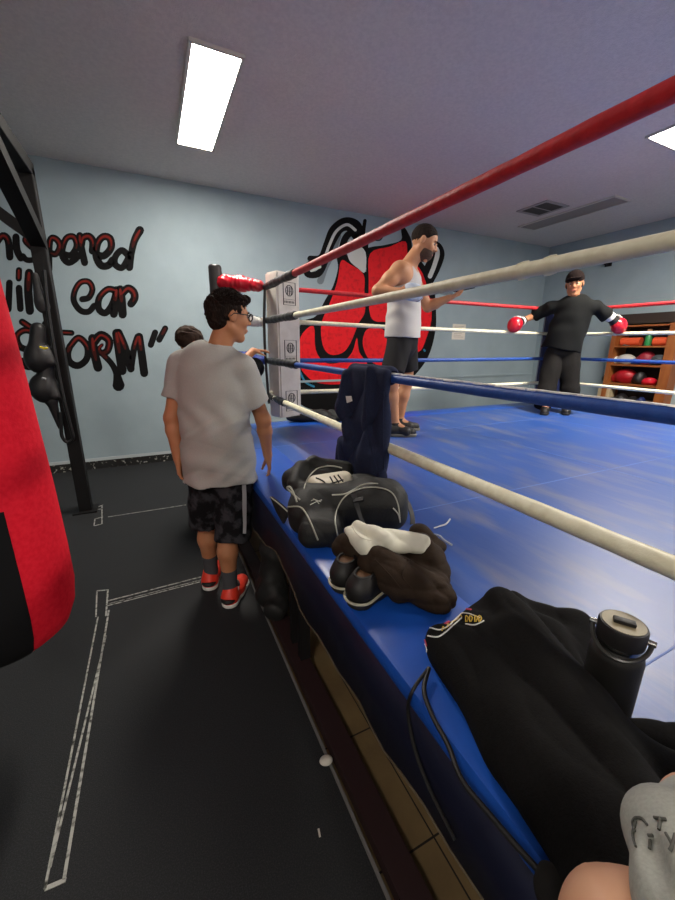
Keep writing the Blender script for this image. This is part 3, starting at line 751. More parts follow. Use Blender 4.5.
# hair: short sides, taller brushed top
s = Soft(hc-V((.17,)*3), hc+V((.17, .17, .19)), .004)
s.ell(p(-.018, 0, .036), (.103, .086, .084), M, k=.01); s.ell(p(.035, 0, .086), (.066, .06, .034), M, k=.03); s.ell(p(-.05, 0, -.005), (.058, .07, .075), M, k=.02)
s.cap(p(.055, .03, .1), p(.098, -.01, .092), .02, .012, k=.02)
s.ell(p(.1, 0, -.005), (.075, .1, .068), M, k=.012, mode='sub'); s.ell(p(.02, .09, -.075), (.07, .05, .055), M, k=.01, mode='sub'); s.ell(p(.02, -.09, -.075), (.07, .05, .055), M, k=.01, mode='sub')
s.ell(p(0, .1, -.01), (.026, .05, .034), M, k=.006, mode='sub'); s.ell(p(0, -.1, -.01), (.026, .05, .034), M, k=.006, mode='sub')
s.plane(p(-.05, 0, -.083), tuple(-Vector(M[2])*1.0))
s.warp(lambda X, Y, Z: wr(X, Y, Z, (.3, 1, .1), 330, .0035, 4, wob=2)+wr(X, Y, Z, (1, .4, .3), 210, .004, 8, wob=2))
s.build('hair', M_hair, pers)
rs = random.Random(3); mb = MB()
for i in range(900):
    a = rs.uniform(-math.pi, math.pi); e = rs.uniform(.15, 1.5); n_ = (math.cos(a)*math.cos(e), math.sin(a)*math.cos(e), math.sin(e))
    if n_[0] > .75 and n_[2] < .45: continue
    b0 = p(-.018+n_[0]*.099, n_[1]*.084, .036+n_[2]*.08); dr = (p(n_[0]*.5+.9, n_[1]*.6, n_[2]*.9+.05)-p(0, 0, 0)).normalized(); L = rs.uniform(.015, .032)
    mb.tube([b0, b0+dr*L*.6+V((0, 0, .003)), b0+dr*L], [.003, .0022, .0005], 4)
mb.build('hair_strands', M_hair, pers, True)
gl = MB()
for e in (-1, 1):
    gl.tube([p(.103+.004*math.cos(a)*0, e*.033+.024*math.cos(a), .006+.017*math.sin(a)) for a in [k*math.pi/8 for k in range(16)]], .0034, 6, closed=True)
    gl.tube([p(.103, e*.056, .012), p(.06, e*.079, .012), p(.0, e*.085, .012), p(-.02, e*.084, -.004)], .0028, 6)
gl.tube([p(.104, -.01, .01), p(.107, 0, .013), p(.104, .01, .01)], .0025, 6)
tag(gl.build('glasses', M_btape, pers, True))
# t-shirt
s = Soft((-.05, 1.85, .7), (.75, 2.45, 1.56), .006)
s.cap(at1(0, 0, 1.34), at1(0, 0, .775), .188, .208, k=.04, n=f1, f=1.3, flatb=True)
s.cap(at1(-.05, -.01, 1.44), sh_l, .056, .06, k=.04); s.cap(at1(.05, -.01, 1.44), sh_r, .056, .062, k=.04)
s.cap(at1(-.05, -.01, 1.445), at1(.05, -.01, 1.445), .062, k=.04)
s.cap(sh_l, sh_l.lerp(el_l, .62), .07, .07, k=.03, flatb=True); s.cap(sh_r, sh_r.lerp(el_r, .66), .072, .076, k=.03, flatb=True)
s.cap(at1(.02, .01, 1.47), hc+V((-.02, 0, -.05)), .062, .075, k=.005, mode='sub')
s.warp(lambda X, Y, Z: (wr(X, Y, Z, (.5, .1, .9), 34, .005, 2)+wr(X, Y, Z, (.9, -.3, .35), 45, .004, 5)+wr(X, Y, Z, (.6, -.2, -.7), 75, .0025, 9)+cr(X, Y, Z, (.25, -.1, .95), 20, .003, 12)*np.clip((1.15-Z)*4, 0, 1))*np.clip((1.5-Z)*3, .2, 1.3))
s.build('t_shirt', M_gtee, pers)
# shorts
s = Soft((-.05, 1.85, .35), (.75, 2.5, 1.0), .006)
s.cap(at1(0, 0, .90), at1(0, 0, .80), .15, .165, k=.03, n=f1, f=1.35)
br, bl = V((.325, 2.06, .415)), V((.195, 2.22, .47))
s.cap(at1(.08, 0, .76), br, .106, .103, k=.02, flatb=True); s.cap(at1(-.08, 0, .76), bl, .104, .098, k=.02, flatb=True)
s.warp(lambda X, Y, Z: wr(X, Y, Z, (.8, -.5, .2), 50, .005, 3)+wr(X, Y, Z, (.2, .3, 1), 40, .003, 6))
sh = s.build('shorts', M_camo, pers)
st = [(243, 478), (244, 500), (243.5, 533)]
P_ = on(sh, sub2(st, 8), .003)
if len(P_) > 3:
    mb = MB()
    for a, b in zip(P_, P_[1:]): mb.bar(a, b+(b-a)*.15, .026, .004, up=(-.35, -.94, 0))
    mb.build('side_stripe', M_stripe, sh)
# socks
for k_, a_, tz in ((kn_r, an_r, V((.36, 2.15, .05))), (kn_l, an_l, V((.235, 2.37, .05)))):
    s = Soft(a_-V((.12, .12, .09)), a_+V((.14, .16, .18)), .005)
    s.cap(k_.lerp(a_, .66)-f1*.004, a_, .049, .039, k=.01, flata=True); s.cap(a_, a_.lerp(tz, .4), .039, .036, k=.02)
    s.build('sock', M_sock, pers)
shoe(pers, (.252, 1.995, 0), (.405, 2.235, 0), M_sred, M_swht, M_sblk, w=.05); shoe(pers, (.178, 2.215, 0), (.262, 2.49, 0), M_sred, M_swht, M_sblk, w=.05)

# ---- person 2: tank top, reading phone, in the ring
f2 = V((.62, -.78, 0)).normalized(); r2 = V((f2.y, -f2.x, 0)); c2 = V((1.975, 2.82, 0)); n2 = (0, 1, 0)
pers2 = thing('person', (1.97, 2.8, ZP), 'bearded person in pale grey tank top and dark shorts standing in ring looking at phone', 'person', 'people in the gym')
def at2(a, b, z): q = c2+r2*a+f2*b; return V((q.x, q.y, z))
hc = py_(424, 243, 2.78); hf = V((.68, -.62, -.36))
sh_r, sh_l = at2(.172, .0, 2.085), at2(-.172, .0, 2.10)
el_r, wr_r = py_(378, 291, 2.72), py_(400, 292, 2.56)
el_l, wr_l = py_(428, 307, 2.90), py_(449, 298, 2.74)
kn_r, an_r = py_(392, 383, 2.70), pz(391, 428, .85); kn_l, an_l = py_(407, 382, 2.86), pz(400, 420, .83)
an_r = V((1.865, 2.70, .85)); an_l = V((2.02, 2.86, .85))
s = Soft((1.55, 2.3, .7), (2.75, 3.2, 2.5), .006)
s.cap(at2(0, 0, 2.0), at2(0, 0, 1.72), .15, .135, k=.05, n=f2, f=1.45); s.cap(at2(.07, 0, 1.58), at2(-.07, 0, 1.58), .085, k=.04)
s.cap(at2(.13, 0, 2.06), at2(-.13, 0, 2.06), .085, k=.05); s.cap(sh_r, sh_l, .058, k=.05); s.cap(at2(0, -.02, 2.1), hc+V((-.03, .03, -.06)), .064, .06, k=.04)
for h_, k_, a_ in ((at2(.085, 0, 1.56), kn_r, an_r), (at2(-.085, 0, 1.56), kn_l, an_l)):
    s.cap(h_, k_, .088, .054, k=.03); s.cap(k_, k_.lerp(a_, .35)-f2*.015, .052, .056, k=.03); s.cap(k_.lerp(a_, .35)-f2*.015, a_, .056, .034, k=.03); s.cap(a_, a_+f2*.09-V((0, 0, .05)), .034, k=.02)
s.cap(sh_r, sh_r.lerp(el_r, .45), .064, .057, k=.03); s.cap(sh_r.lerp(el_r, .45), el_r, .057, .045, k=.03); s.cap(el_r, wr_r, .046, .028, k=.02)
s.cap(sh_l, el_l, .058, .042, k=.03); s.cap(el_l, el_l.lerp(wr_l, .35), .044, .043, k=.02); s.cap(el_l.lerp(wr_l, .35), wr_l, .043, .027, k=.02)
hand(s, wr_r, (.85, -.3, .0), (.1, .9, -.1), (0, .1, 1), curl=.4, L=.18); hand(s, wr_l, (.9, -.25, .3), (-.3, -.2, .8), (-.1, -1, .1), curl=1.1, L=.18)
p, M = head(s, hc, hf, up=(.25, -.1, 1), sc=1.08)
s.build('body', M_skin2, pers2); face_bits(pers2, p, M, 1.08)
s = Soft(hc-V((.17,)*3), hc+V((.17,)*3), .005)
s.ell(p(-.014, 0, .04), (.108, .087, .095), M, k=.01); s.ell(p(.105, 0, -.012), (.1, .13, .092), M, k=.01, mode='sub'); s.plane(p(-.05, 0, -.05), tuple(-Vector(M[2])))
for e in (-1, 1): s.ell(p(.0, e*.1, -.012), (.028, .05, .032), M, k=.006, mode='sub')
s.warp(lambda X, Y, Z: wr(X, Y, Z, (.3, 1, .1), 260, .002, 4, wob=2)); s.build('hair', M_hair, pers2)
s = Soft(hc-V((.17,)*3), hc+V((.17,)*3), .004)
s.ell(p(.034, 0, -.062), (.0725, .067, .067), M, k=.01); s.cap(p(.082, -.02, -.045), p(.082, .02, -.045), .009, k=.006)
s.ell(p(.05, 0, .005), (.097, .097, .055), M, k=.01, mode='sub'); s.ell(p(.102, 0, -.06), (.014, .02, .0085), M, k=.004, mode='sub'); s.ell(p(-.05, 0, -.06), (.05, .1, .1), M, k=.01, mode='sub')
s.build('beard', M_beard, pers2)
s = Soft((1.6, 2.45, 1.5), (2.4, 3.2, 2.3), .006)
s.cap(at2(0, 0, 2.0), at2(0, 0, 1.58), .168, .196, k=.04, n=f2, f=1.3, flatb=True)
s.cap(at2(.105, 0, 2.05), at2(.09, -.01, 2.135), .05, .034, k=.03); s.cap(at2(-.105, 0, 2.05), at2(-.09, -.01, 2.135), .05, .034, k=.03)
s.cap(at2(0, -.14, 2.02), at2(0, -.04, 2.12), .07, .05, k=.03)
s.ell(at2(0, .14, 2.16), (.085, .085, .10), k=.015, mode='sub'); s.ell(at2(.2, .0, 2.09), (.085, .085, .1), k=.01, mode='sub'); s.ell(at2(-.2, .0, 2.09), (.085, .085, .1), k=.01, mode='sub')
s.warp(lambda X, Y, Z: wr(X, Y, Z, (.3, .1, 1), 40, .004, 2)+wr(X, Y, Z, (.8, -.3, .5), 50, .003, 7))
tank = s.build('tank_top', M_tank, pers2)
s = Soft((1.6, 2.4, 1.2), (2.4, 3.2, 1.7), .006)
s.cap(at2(0, 0, 1.6), at2(0, 0, 1.54), .155, k=.03, n=f2, f=1.2)
s.cap(at2(.085, 0, 1.54), V((kn_r.x, kn_r.y, 1.29)), .107, .1, k=.015, flatb=True); s.cap(at2(-.085, 0, 1.54), V((kn_l.x, kn_l.y, 1.29)), .107, .098, k=.015, flatb=True)
s.warp(lambda X, Y, Z: wr(X, Y, Z, (.8, -.5, .2), 45, .005, 3)); s.build('shorts', M_dshort, pers2)
for a_ in (an_r, an_l):
    s = Soft(a_-V((.12, .12, .12)), a_+V((.14, .14, .12)), .005); s.cap(a_+V((0, 0, .02)), a_-V((0, 0, .04)), .041, .042, k=.01, flata=True); s.cap(a_-V((0, 0, .03)), a_+f2*.1-V((0, 0, .055)), .044, .04, k=.02); s.build('sock', M_sblk, pers2)
M_dshoe = mat('black_mesh_shoe', '17181a', .6); M_gsole = mat('grey_sole', '76746c', .6)
shoe(pers2, (1.80, 2.72, ZP+.001), (2.03, 2.6, ZP+.001), M_dshoe, M_gsole, M_gsole, w=.045, hi=.05); shoe(pers2, (1.955, 2.885, ZP+.001), (2.21, 2.79, ZP+.001), M_dshoe, M_gsole, M_gsole, w=.045, hi=.05)
# things held
q = wr_l+V((.085, -.02, .055)); t = thing('mobile_phone', q, 'black mobile phone held in the hand of the person in the tank top', 'phone')
a = q+V((-.03, .02, .0)); b = q+V((.12, -.045, .035))
MB().bar(a, b, .074, .009, up=(-.2, -.1, 1), bevel=.003).build('case', M_sblk, t)
MB().bar(a+V((.006, -.003, .006)), b+V((-.004, .002, .006)), .066, .002, up=(-.2, -.1, 1)).build('screen', mat('phone_glass', '222830', .15), t)
cm = py_(412, 291.5, 2.54)
t = thing('focus_mitt', cm, 'white and pale blue boxing mitt tucked under the arm of the person reading', 'mitt')
s = Soft(cm-V((.16,)*3), cm+V((.16,)*3), .005)
s.ell(cm, (.088, .04, .062), np.array([[.9, -.43, 0], [.43, .9, 0], [0, 0, 1]]), k=.01); s.cap(cm+V((-.05, 0, -.03)), cm+V((.04, -.03, -.045)), .03, k=.02)
s.warp(lambda X, Y, Z: wr(X, Y, Z, (.5, .1, .9), 110, .003, 2)); mo = s.build('shell', mat('white_blue_leather', 'cfd6e0', .5, 'a9b8d2', 35), t)
MB().tube(on(mo, sub2([(402, 284), (411, 281), (420, 284), (424, 292), (420, 300), (410, 303)], 5), .001), .003, 6).build('trim_piping', M_stripe, t, True)

# ---- person 3: boy in black with red gloves, leaning in the far corner
f3 = V((-.83, -.55, 0)).normalized(); r3 = V((f3.y, -f3.x, 0)); c3 = V((4.58, 3.03, 0)); nn = tuple(f3)
pers3 = thing('person', (4.5, 3.0, ZP), 'person in black t-shirt, cap and charcoal trousers leaning in ring corner with arms spread', 'person', 'people in the gym')
def q3(x, y, b=0): 
    return pl(x, y, (c3+f3*b), nn)
hc = q3(574.5, 284.5, .02); hf = V((-.9, -.52, -.1))
sR, sL = q3(594, 306.5), q3(552.5, 306.5)    # his left is image right
eR, eL = q3(609, 316, -.08), q3(533, 316, -.08)
gR = V(px_(617.5, 324, 4.93)); gL = V(py_(516, 324, 3.35))
hipz = 1.55
fR, fL = pz(567, 405, .85), pz(546, 405, .85)
s = Soft((3.6, 2.2, .7), (5.3, 3.9, 2.45), .009)
s.cap(q3(574, 311), q3(562, 347), .15, .12, k=.05, n=nn, f=1.4); s.cap(q3(584, 306), q3(562, 306), .07, k=.05); s.cap(sR, sL, .055, k=.05)
s.cap(q3(574, 302), hc-V((0, 0, .06)), .06, .056, k=.03)
s.cap(sR, eR, .052, .042, k=.03); s.cap(sL, eL, .052, .042, k=.03); s.cap(eR, gR, .04, .03, k=.02); s.cap(eL, gL, .04, .03, k=.02)
s.cap(q3(568, 355), fR, .085, .045, k=.03); s.cap(q3(555, 355), fL, .085, .045, k=.03)
s.cap(fR, fR+f3*.1-V((0, 0, .06)), .034, k=.02); s.cap(fL, fL+f3*.1-V((0, 0, .06)), .034, k=.02)
p, M = head(s, hc, hf, up=(.0, .1, 1), sc=1.1); s.build('body', M_skin3, pers3); face_bits(pers3, p, M, 1.1)
s = Soft(hc-V((.19,)*3), hc+V((.19,)*3), .006)
s.ell(p(-.012, 0, .048), (.118, .097, .108), M, k=.01); s.plane(p(0, 0, .035), tuple(-Vector(M[2])-Vector(M[0])*.25)); s.build('cap', mat('dark_brown_cap', '1a1211', .9, spec=.1), pers3)
s = Soft(hc-V((.22,)*3), hc+V((.22,)*3), .006)
s.ell(p(.09, 0, .058), (.075, .078, .014), M, k=.01); s.build('cap_brim', mat('dark_brown_cap', '1a1211', .9, spec=.1), pers3)
s = Soft(hc-V((.17,)*3), hc+V((.17,)*3), .006)
s.ell(p(-.02, 0, .0), (.1, .091, .077), M, k=.01); s.ell(p(.1, 0, -.01), (.09, .12, .1), M, k=.01, mode='sub'); s.plane(p(0, 0, -.04), tuple(-Vector(M[2]))); s.build('hair', M_hair, pers3)
s = Soft((3.8, 2.2, 1.4), (5.3, 3.9, 2.25), .008)
s.cap(q3(574, 311), q3(561, 349.5), .19, .215, k=.04, n=nn, f=1.35, flatb=True)
s.cap(sR, sL, .068, k=.05); s.cap(q3(582, 303), q3(566, 303), .06, k=.04)
s.cap(sR, eR.lerp(sR, .1), .068, .082, k=.03, flatb=True); s.cap(sL, eL.lerp(sL, .1), .068, .082, k=.03, flatb=True)
s.cap(q3(574, 300, .03), hc, .055, .07, k=.005, mode='sub')
s.warp(lambda X, Y, Z: wr(X, Y, Z, (.3, .5, 1), 32, .005, 2)+wr(X, Y, Z, (.7, -.6, .3), 38, .006, 7)); s.build('t_shirt', M_btee, pers3)
s = Soft((4.0, 2.5, .72), (5.2, 3.7, 1.65), .008)
s.cap(q3(568, 352), q3(556, 352), .115, k=.03); s.cap(q3(570, 356), fR+V((.03, -.02, -.03)), .112, .095, k=.008, flatb=True); s.cap(q3(554, 356), fL+V((-.02, .03, -.03)), .112, .095, k=.008, flatb=True)
s.warp(lambda X, Y, Z: wr(X, Y, Z, (.7, -.6, .15), 36, .008, 3)+wr(X, Y, Z, (.1, .2, 1), 30, .006, 5)); s.build('trousers', M_btrs, pers3)
for ff in (fR, fL):
    a = V((ff.x, ff.y, ZP+.001))-f3*.09; shoe(pers3, a, a+f3*.29, M_sblk, M_sblk, M_sock, w=.045, hi=.05)
def glove(par, w, g, down=(0, 0, -1), side=1):
    w, g = V(w), V(g); d = (g-w).normalized(); l = d.cross(V((0, 0, 1))).normalized()*side
    s = Soft(g-V((.2,)*3), g+V((.2,)*3), .006)
    c = g
    s.ell(c+d*.02, (.09, .08, .085), k=.02); s.ell(c+d*.045+V((0, 0, -.03)), (.065, .062, .055), k=.03)
    s.cap(c-d*.04+l*.03, c+d*.055+l*.055+V((0, 0, -.01)), .026, .024, k=.012)
    o = s.build('boxing_glove', M_glove, par)
    mb = MB(); mb.tube([c-d*.19, c-d*.12, c-d*.075, c-d*.045], [.05, .052, .052, .06], 18).build('cuff', M_sblk, o, True)
    MB().tube([c-d*.15, c-d*.105], [.0545, .0545], 18).build('cuff_strap', M_white, o, True)
    k = c+d*.0+V((0, 0, .066)); 
    MB().bar(c-d*.045+V((0, 0, .075)), c+d*.03+V((0, 0, .087)), .055, .012, bevel=.004).build('white_patch', M_white, o, True)
    return o
glove(pers3, eR, gR, side=1); glove(pers3, eL, gL, side=-1)

# ---- person 4: mostly hidden behind person 1, at the ring corner
pers4 = thing('person', (.3, 3.25, 0), 'person in black mostly hidden behind the man in grey, arm on the ring corner', 'person', 'people in the gym')
hc = py_(190, 344, 3.2); f4 = V((.8, .5, 0)).normalized(); n4 = tuple(f4)
s = Soft((-.15, 2.85, -.02), (1.0, 3.6, 1.75), .01)
cc = V((.32, 3.2, 0))
s.cap(V((.33, 3.2, 1.2)), V((.33, 3.2, .95)), .14, .13, k=.05, n=n4, f=1.4); sA, sB = V((.36, 3.06, 1.32)), V((.30, 3.34, 1.32)); s.cap(sA, sB, .055, k=.05)
s.cap(V((.31, 3.2, 1.33)), hc-V((-.02, 0, .06)), .056, k=.03)
s.cap(V((.35, 3.12, .92)), V((.3, 3.1, .5)), .085, .055, k=.03); s.cap(V((.3, 3.1, .5)), V((.28, 3.1, .09)), .055, .035, k=.03); s.cap(V((.31, 3.28, .92)), V((.26, 3.3, .5)), .085, .055, k=.03); s.cap(V((.26, 3.3, .5)), V((.24, 3.3, .09)), .055, .035, k=.03)
for a in (V((.28, 3.1, .06)), V((.24, 3.3, .06))): s.cap(a, a+f4*.1-V((0, 0, .03)), .034, k=.02)
hw = py_(253, 351, 3.13); s.cap(sA, V((.55, 2.98, 1.3)), .048, .04, k=.03); s.cap(V((.55, 2.98, 1.3)), hw, .04, .028, k=.02); hand(s, hw, (.9, .25, .05), (0, 0, -1), (0, -1, 0), L=.17, curl=.3, r=.0105)
s.cap(sB, V((.36, 3.42, 1.05)), .045, .04, k=.03); s.cap(V((.36, 3.42, 1.05)), V((.5, 3.36, .9)), .038, .028, k=.02)
p, M = head(s, hc, (.85, .3, -.3)); s.build('body', M_skin1, pers4); face_bits(pers4, p, M)
s = Soft(hc-V((.17,)*3), hc+V((.17,)*3), .006)
s.ell(p(-.014, 0, .04), (.106, .088, .092), M, k=.01); s.ell(p(.1, 0, -.02), (.08, .12, .08), M, k=.01, mode='sub'); s.plane(p(0, 0, -.06), tuple(-Vector(M[2]))); s.warp(lambda X, Y, Z: wr(X, Y, Z, (.3, 1, .1), 200, .005, 4, wob=2)+wr(X, Y, Z, (1, .2, .5), 140, .004, 6, wob=2)); s.build('hair', mat('brown_hair', '2c201a', .85, '3a2b22', 60, spec=.2), pers4)
s = Soft((-.05, 2.8, .75), (.9, 3.6, 1.5), .009)
s.cap(V((.33, 3.2, 1.22)), V((.33, 3.2, .82)), .17, .17, k=.04, n=n4, f=1.4, flatb=True); s.cap(sA, sB, .068, k=.05)
s.cap(sA, V((.52, 2.99, 1.3)), .065, .07, k=.03, flatb=True); s.cap(V((.36, 3.12, 1.25)), py_(254, 368, 3.16), .11, .085, k=.05); s.cap(sB, V((.34, 3.4, 1.15)), .065, .07, k=.03, flatb=True)
s.build('t_shirt', M_btee, pers4)
s = Soft((.0, 2.85, .02), (.6, 3.6, 1.0), .01)
s.cap(V((.33, 3.1, .9)), V((.29, 3.1, .1)), .11, .07, k=.02, flatb=True); s.cap(V((.31, 3.29, .9)), V((.25, 3.3, .1)), .11, .07, k=.02, flatb=True); s.build('trousers', M_btrs, pers4)
shoe(pers4, (.21, 3.06, 0), (.43, 3.19, 0), M_sblk, M_swht, M_swht); shoe(pers4, (.18, 3.26, 0), (.39, 3.39, 0), M_sblk, M_swht, M_swht)

# ---- person 5: at the lower right edge, only shoulder and elbow showing
pers5 = thing('person', (.7, -.3, ZP), 'person at lower right edge with bare arm and grey shirt printed with dark letters', 'person', 'people in the gym')
el = pz(634, 958, 1.0); shd = pz(710, 925, 1.03)
s = Soft((.1, -.65, .72), (1.0, .35, 1.62), .006)
s.cap(el, shd, .054, .03, k=.02); s.cap(el, el+V((.12, -.14, -.1)), .05, .034, k=.02)
s.cap(V((.62, -.2, 1.12)), V((.72, -.33, .88)), .13, .14, k=.05); s.cap(V((.45, -.05, 1.10)), V((.82, -.25, 1.14)), .04, k=.03); s.cap(V((.63, -.14, 1.2)), V((.64, -.12, 1.3)), .055, k=.03)
s.cap(shd, V((.45, -.05, 1.12)), .03, k=.02)
w = el+V((.12, -.14, -.1)); hand(s, w, (.5, -.7, -.2), (0, 0, -1), (-.8, -.5, 0), curl=.6)
s.cap(V((.66, -.35, .86)), V((.3, -.5, .87)), .09, .075, k=.03); s.cap(V((.84, -.3, .86)), V((.5, -.62, .87)), .09, .075, k=.03)
s.cap(pz(682, 815, 1.0), pz(710, 825, 1.0), .024, k=.02); s.cap(pz(700, 815, 1.03), V((.62, -.1, 1.12)), .035, k=.02)
p, M = head(s, V((.64, -.1, 1.42)), (-.3, .9, -.3)); s.build('body', M_skin4, pers5); face_bits(pers5, p, M)
s = Soft(V((.45, -.3, 1.25)), V((.85, .1, 1.62)), .006); s.ell(p(-.014, 0, .04), (.106, .088, .092), M, k=.01); s.ell(p(.1, 0, -.02), (.08, .12, .08), M, k=.01, mode='sub'); s.plane(p(0, 0, -.06), tuple(-Vector(M[2]))); s.build('hair', M_hair, pers5)
s = Soft((.15, -.65, .76), (1.05, .35, 1.35), .005)
a, b, c, d = pz(672, 838, 1.05), pz(712, 925, 1.07), pz(760, 920, 1.05), pz(730, 852, 1.03)
s.cap(a, b, .037, .046, k=.012); s.cap(a, d, .037, .048, k=.012); s.cap(b, c, .046, .055, k=.02); s.cap(c, d, .05, .05, k=.02); s.cap(c, V((.62, -.15, 1.1)), .06, .14, k=.03); s.cap(d, V((.6, -.1, 1.08)), .05, .1, k=.03)
s.cap(V((.62, -.18, 1.12)), V((.72, -.33, .86)), .15, .16, k=.05)
s.cap(pz(648, 840, 1.09), pz(662, 890, 1.11), .008, .01, k=.01, mode='sub')
sh5 = s.build('t_shirt', mat('sage_grey_cotton', 'a3a59c', .9, 'aeb0a7', 300, bump=.1, bscale=200), pers5)
M_let = mat('dark_grey_print', '54544e', .8)
def letter(o, strokes, r, par, m, name='printed_letter', lift=.0012, n=5):
    mb = MB(); k = 0
    for st in strokes:
        P_ = on(o, sub2(st, n), lift)
        if len(P_) > 1: mb.tube(P_, r, 6); k = 1
    if k: return mb.build(name, m, par, True)
letter(sh5, [[(655, 819), (667, 821)], [(661, 820), (660, 831)]], .0013, sh5, M_let)
letter(sh5, [[(667, 835), (673, 846)], [(676, 836), (673, 848), (671, 852)]], .0013, sh5, M_let)
letter(sh5, [[(636, 832), (634, 824), (637, 819), (643, 820), (648, 826)]], .0013, sh5, M_let)
letter(sh5, [[(637, 822), (634, 836), (637, 848)]], .0011, sh5, M_let); letter(sh5, [[(649, 836), (654, 836)], [(651, 840), (650, 850)]], .0013, sh5, M_let)

# ================================================================== BAG SIDE OF THE GYM
t = thing('punching_bag', (-.62, 1.6, .35), 'tall red heavy bag with a black lower panel hanging at left', 'punching bag')
cx, cy = -.60, 1.6
prof = [(.0, .425), (.10, .427), (.17, .44), (.205, .47), (.228, .53), (.238, .61), (.238, .75), (.232, 1.0), (.215, 1.4), (.195, 1.8), (.2, 2.1), (.19, 2.14), (.0, 2.145)]
me = MB(); bm = me.bm; n = 64; rings = []
for r, z in prof[1:-1]: rings.append([bm.verts.new((cx+r*math.cos(2*math.pi*k/n), cy+r*math.sin(2*math.pi*k/n), z)) for k in range(n)])
bm.faces.new(rings[0][::-1]); bm.faces.new(rings[-1])
for i, (A_, B_) in enumerate(zip(rings, rings[1:])):
    for k in range(n): bm.faces.new((A_[k], A_[(k+1) % n], B_[(k+1) % n], B_[k]))
me.build('bag_body', M_hbag, t, True)
# black panel wraps round the lower part, from the side facing left round to the camera
me = MB(); bm = me.bm; rings = []; k0, k1 = 110, 307
for r, z in [(.10, .4255), (.172, .4385), (.2075, .47), (.2305, .53), (.2405, .61), (.2405, .75), (.2345, 1.0)]:
    rings.append([bm.verts.new((cx+r*math.cos(math.radians(k0+(k1-k0)*j/40)), cy+r*math.sin(math.radians(k0+(k1-k0)*j/40)), z)) for j in range(41)])
for A_, B_ in zip(rings, rings[1:]):
    for k in range(40): bm.faces.new((A_[k], A_[k+1], B_[k+1], B_[k]))
me.build('black_panel', M_hblk, t, True)
mb = MB()
for a in (0, 90, 180, 270):
    a = math.radians(a+20); mb.tube([(cx+.18*math.cos(a), cy+.18*math.sin(a), 2.13), (cx, cy, 2.42)], .006, 6)
mb.tube([(cx, cy, 2.42), (cx, cy, 2.72)], .008, 6); mb.build('chain', M_steel, t)

rk = thing('steel_rack', (-.7, 3.97, 0), 'black steel bag rack with upright post, overhead beams and braces', 'rack')
top = V((-.68, 3.97, 2.78)); w = .1
MB().box((-.745, 3.92, 0), (-.645, 4.02, 2.78), bevel=.006).build('upright', M_steel, rk)
MB().box((-.735, -.6, 2.72), (-.645, 4.02, 2.82), bevel=.006).build('overhead_beam', M_steel, rk)
MB().box((-3.2, 3.93, 2.70), (-.7, 4.01, 2.78), bevel=.006).build('cross_beam', M_steel, rk)
MB().bar((-.69, 3.97, 2.26), (-.69, 2.7, 2.78), .1, .1).build('brace', M_steel, rk)
MB().bar((-.70, 3.97, 2.28), (-1.25, 3.97, 2.72), .08, .09, up=(0, 1, 0)).build('brace', M_steel, rk)
MB().box((-.735, -.6, 0), (-.645, -.5, 2.78)).build('upright', M_steel, rk)
MB().box((-3.2, 3.92, 0), (-3.1, 4.02, 2.78)).build('upright', M_steel, rk)
MB().box((-.79, 3.87, 0), (-.6, 4.07, .012)).build('foot_plate', M_steel, rk)
MB().box((cx-.03, cy-.03, 2.70), (-.65, cy+.03, 2.74)).build('bag_arm', M_steel, rk)

# hanging gear on the upright
def gear(name, px, py, r, label, cat, fn, m):
    c = py_(px, py, 3.86); s = Soft(c-V((.3,)*3), c+V((.3,)*3), .008); fn(s, c); o = s.build(name, m); tag(o, label, cat, 'gear hung on the rack upright'); return o
M_gl = mat('black_leather_gear', '19181a', .45, '222124', 20)
gear('boxing_glove', 38.5, 355, 0, 'black boxing glove with yellow mark hung on rack upright, upper of two', 'boxing glove', lambda s, c: (s.ell(c+V((0, 0, -.03)), (.1, .085, .12), k=.02), s.cap(c+V((0, 0, .05)), c+V((.03, 0, .2)), .06, .05, k=.03), s.cap(c+V((.07, 0, .04)), c+V((.08, -.03, -.06)), .035, k=.02)), M_gl)
gear('boxing_glove', 43, 386, 0, 'black boxing glove hung on rack upright, lower of two', 'boxing glove', lambda s, c: (s.ell(c+V((0, 0, -.02)), (.095, .085, .12), k=.02), s.cap(c+V((.02, 0, .03)), c+V((.06, 0, .17)), .06, .05, k=.03), s.cap(c+V((.07, 0, .02)), c+V((.08, -.03, -.08)), .035, k=.02)), M_gl)
gear('ankle_strap', 40, 300, 0, 'dark grey padded strap hung near top of rack upright', 'strap', lambda s, c: (s.cap(c+V((0, 0, .18)), c, .02, .04, k=.02), s.ell(c+V((.01, 0, -.04)), (.05, .03, .06), k=.02)), mat('dark_grey_webbing', '2c2c2e', .7))
gear('ankle_strap', 52, 402, 0, 'black padded strap tapering to a hook below the gloves', 'strap', lambda s, c: (s.ell(c+V((-.01, 0, .06)), (.06, .04, .08), k=.02), s.cap(c, c+V((.02, 0, -.22)), .04, .014, k=.03)), M_gl)
P_ = [py_(x, y, 3.84) for x, y in ((60, 412), (61, 425), (62, 436), (67, 442), (73, 438), (70, 424), (64, 400), (56, 360), (48, 310), (44, 270))]
tag(MB().tube(spline(P_), .014, 8).build('hanging_strap', M_btape, None, True), 'long black strap looping down the rack upright', 'strap', 'gear hung on the rack upright')
q = py_(45, 348.5, 3.74); 
for o in bpy.data.objects:
    if o.get('label', '').startswith('black boxing glove with yellow'):
        MB().tube([py_(40, 347, 3.755), py_(44, 348.5, 3.75), py_(48, 348, 3.755)], .008, 6).build('yellow_mark', mat('yellow', 'd8c020', .6), o, True)
    if o.get('label', '').startswith('black boxing glove hung'):
        MB().tube([py_(42, 378, 3.75), py_(46, 379, 3.75)], .01, 6).build('grey_mark', M_stripe, o, True)

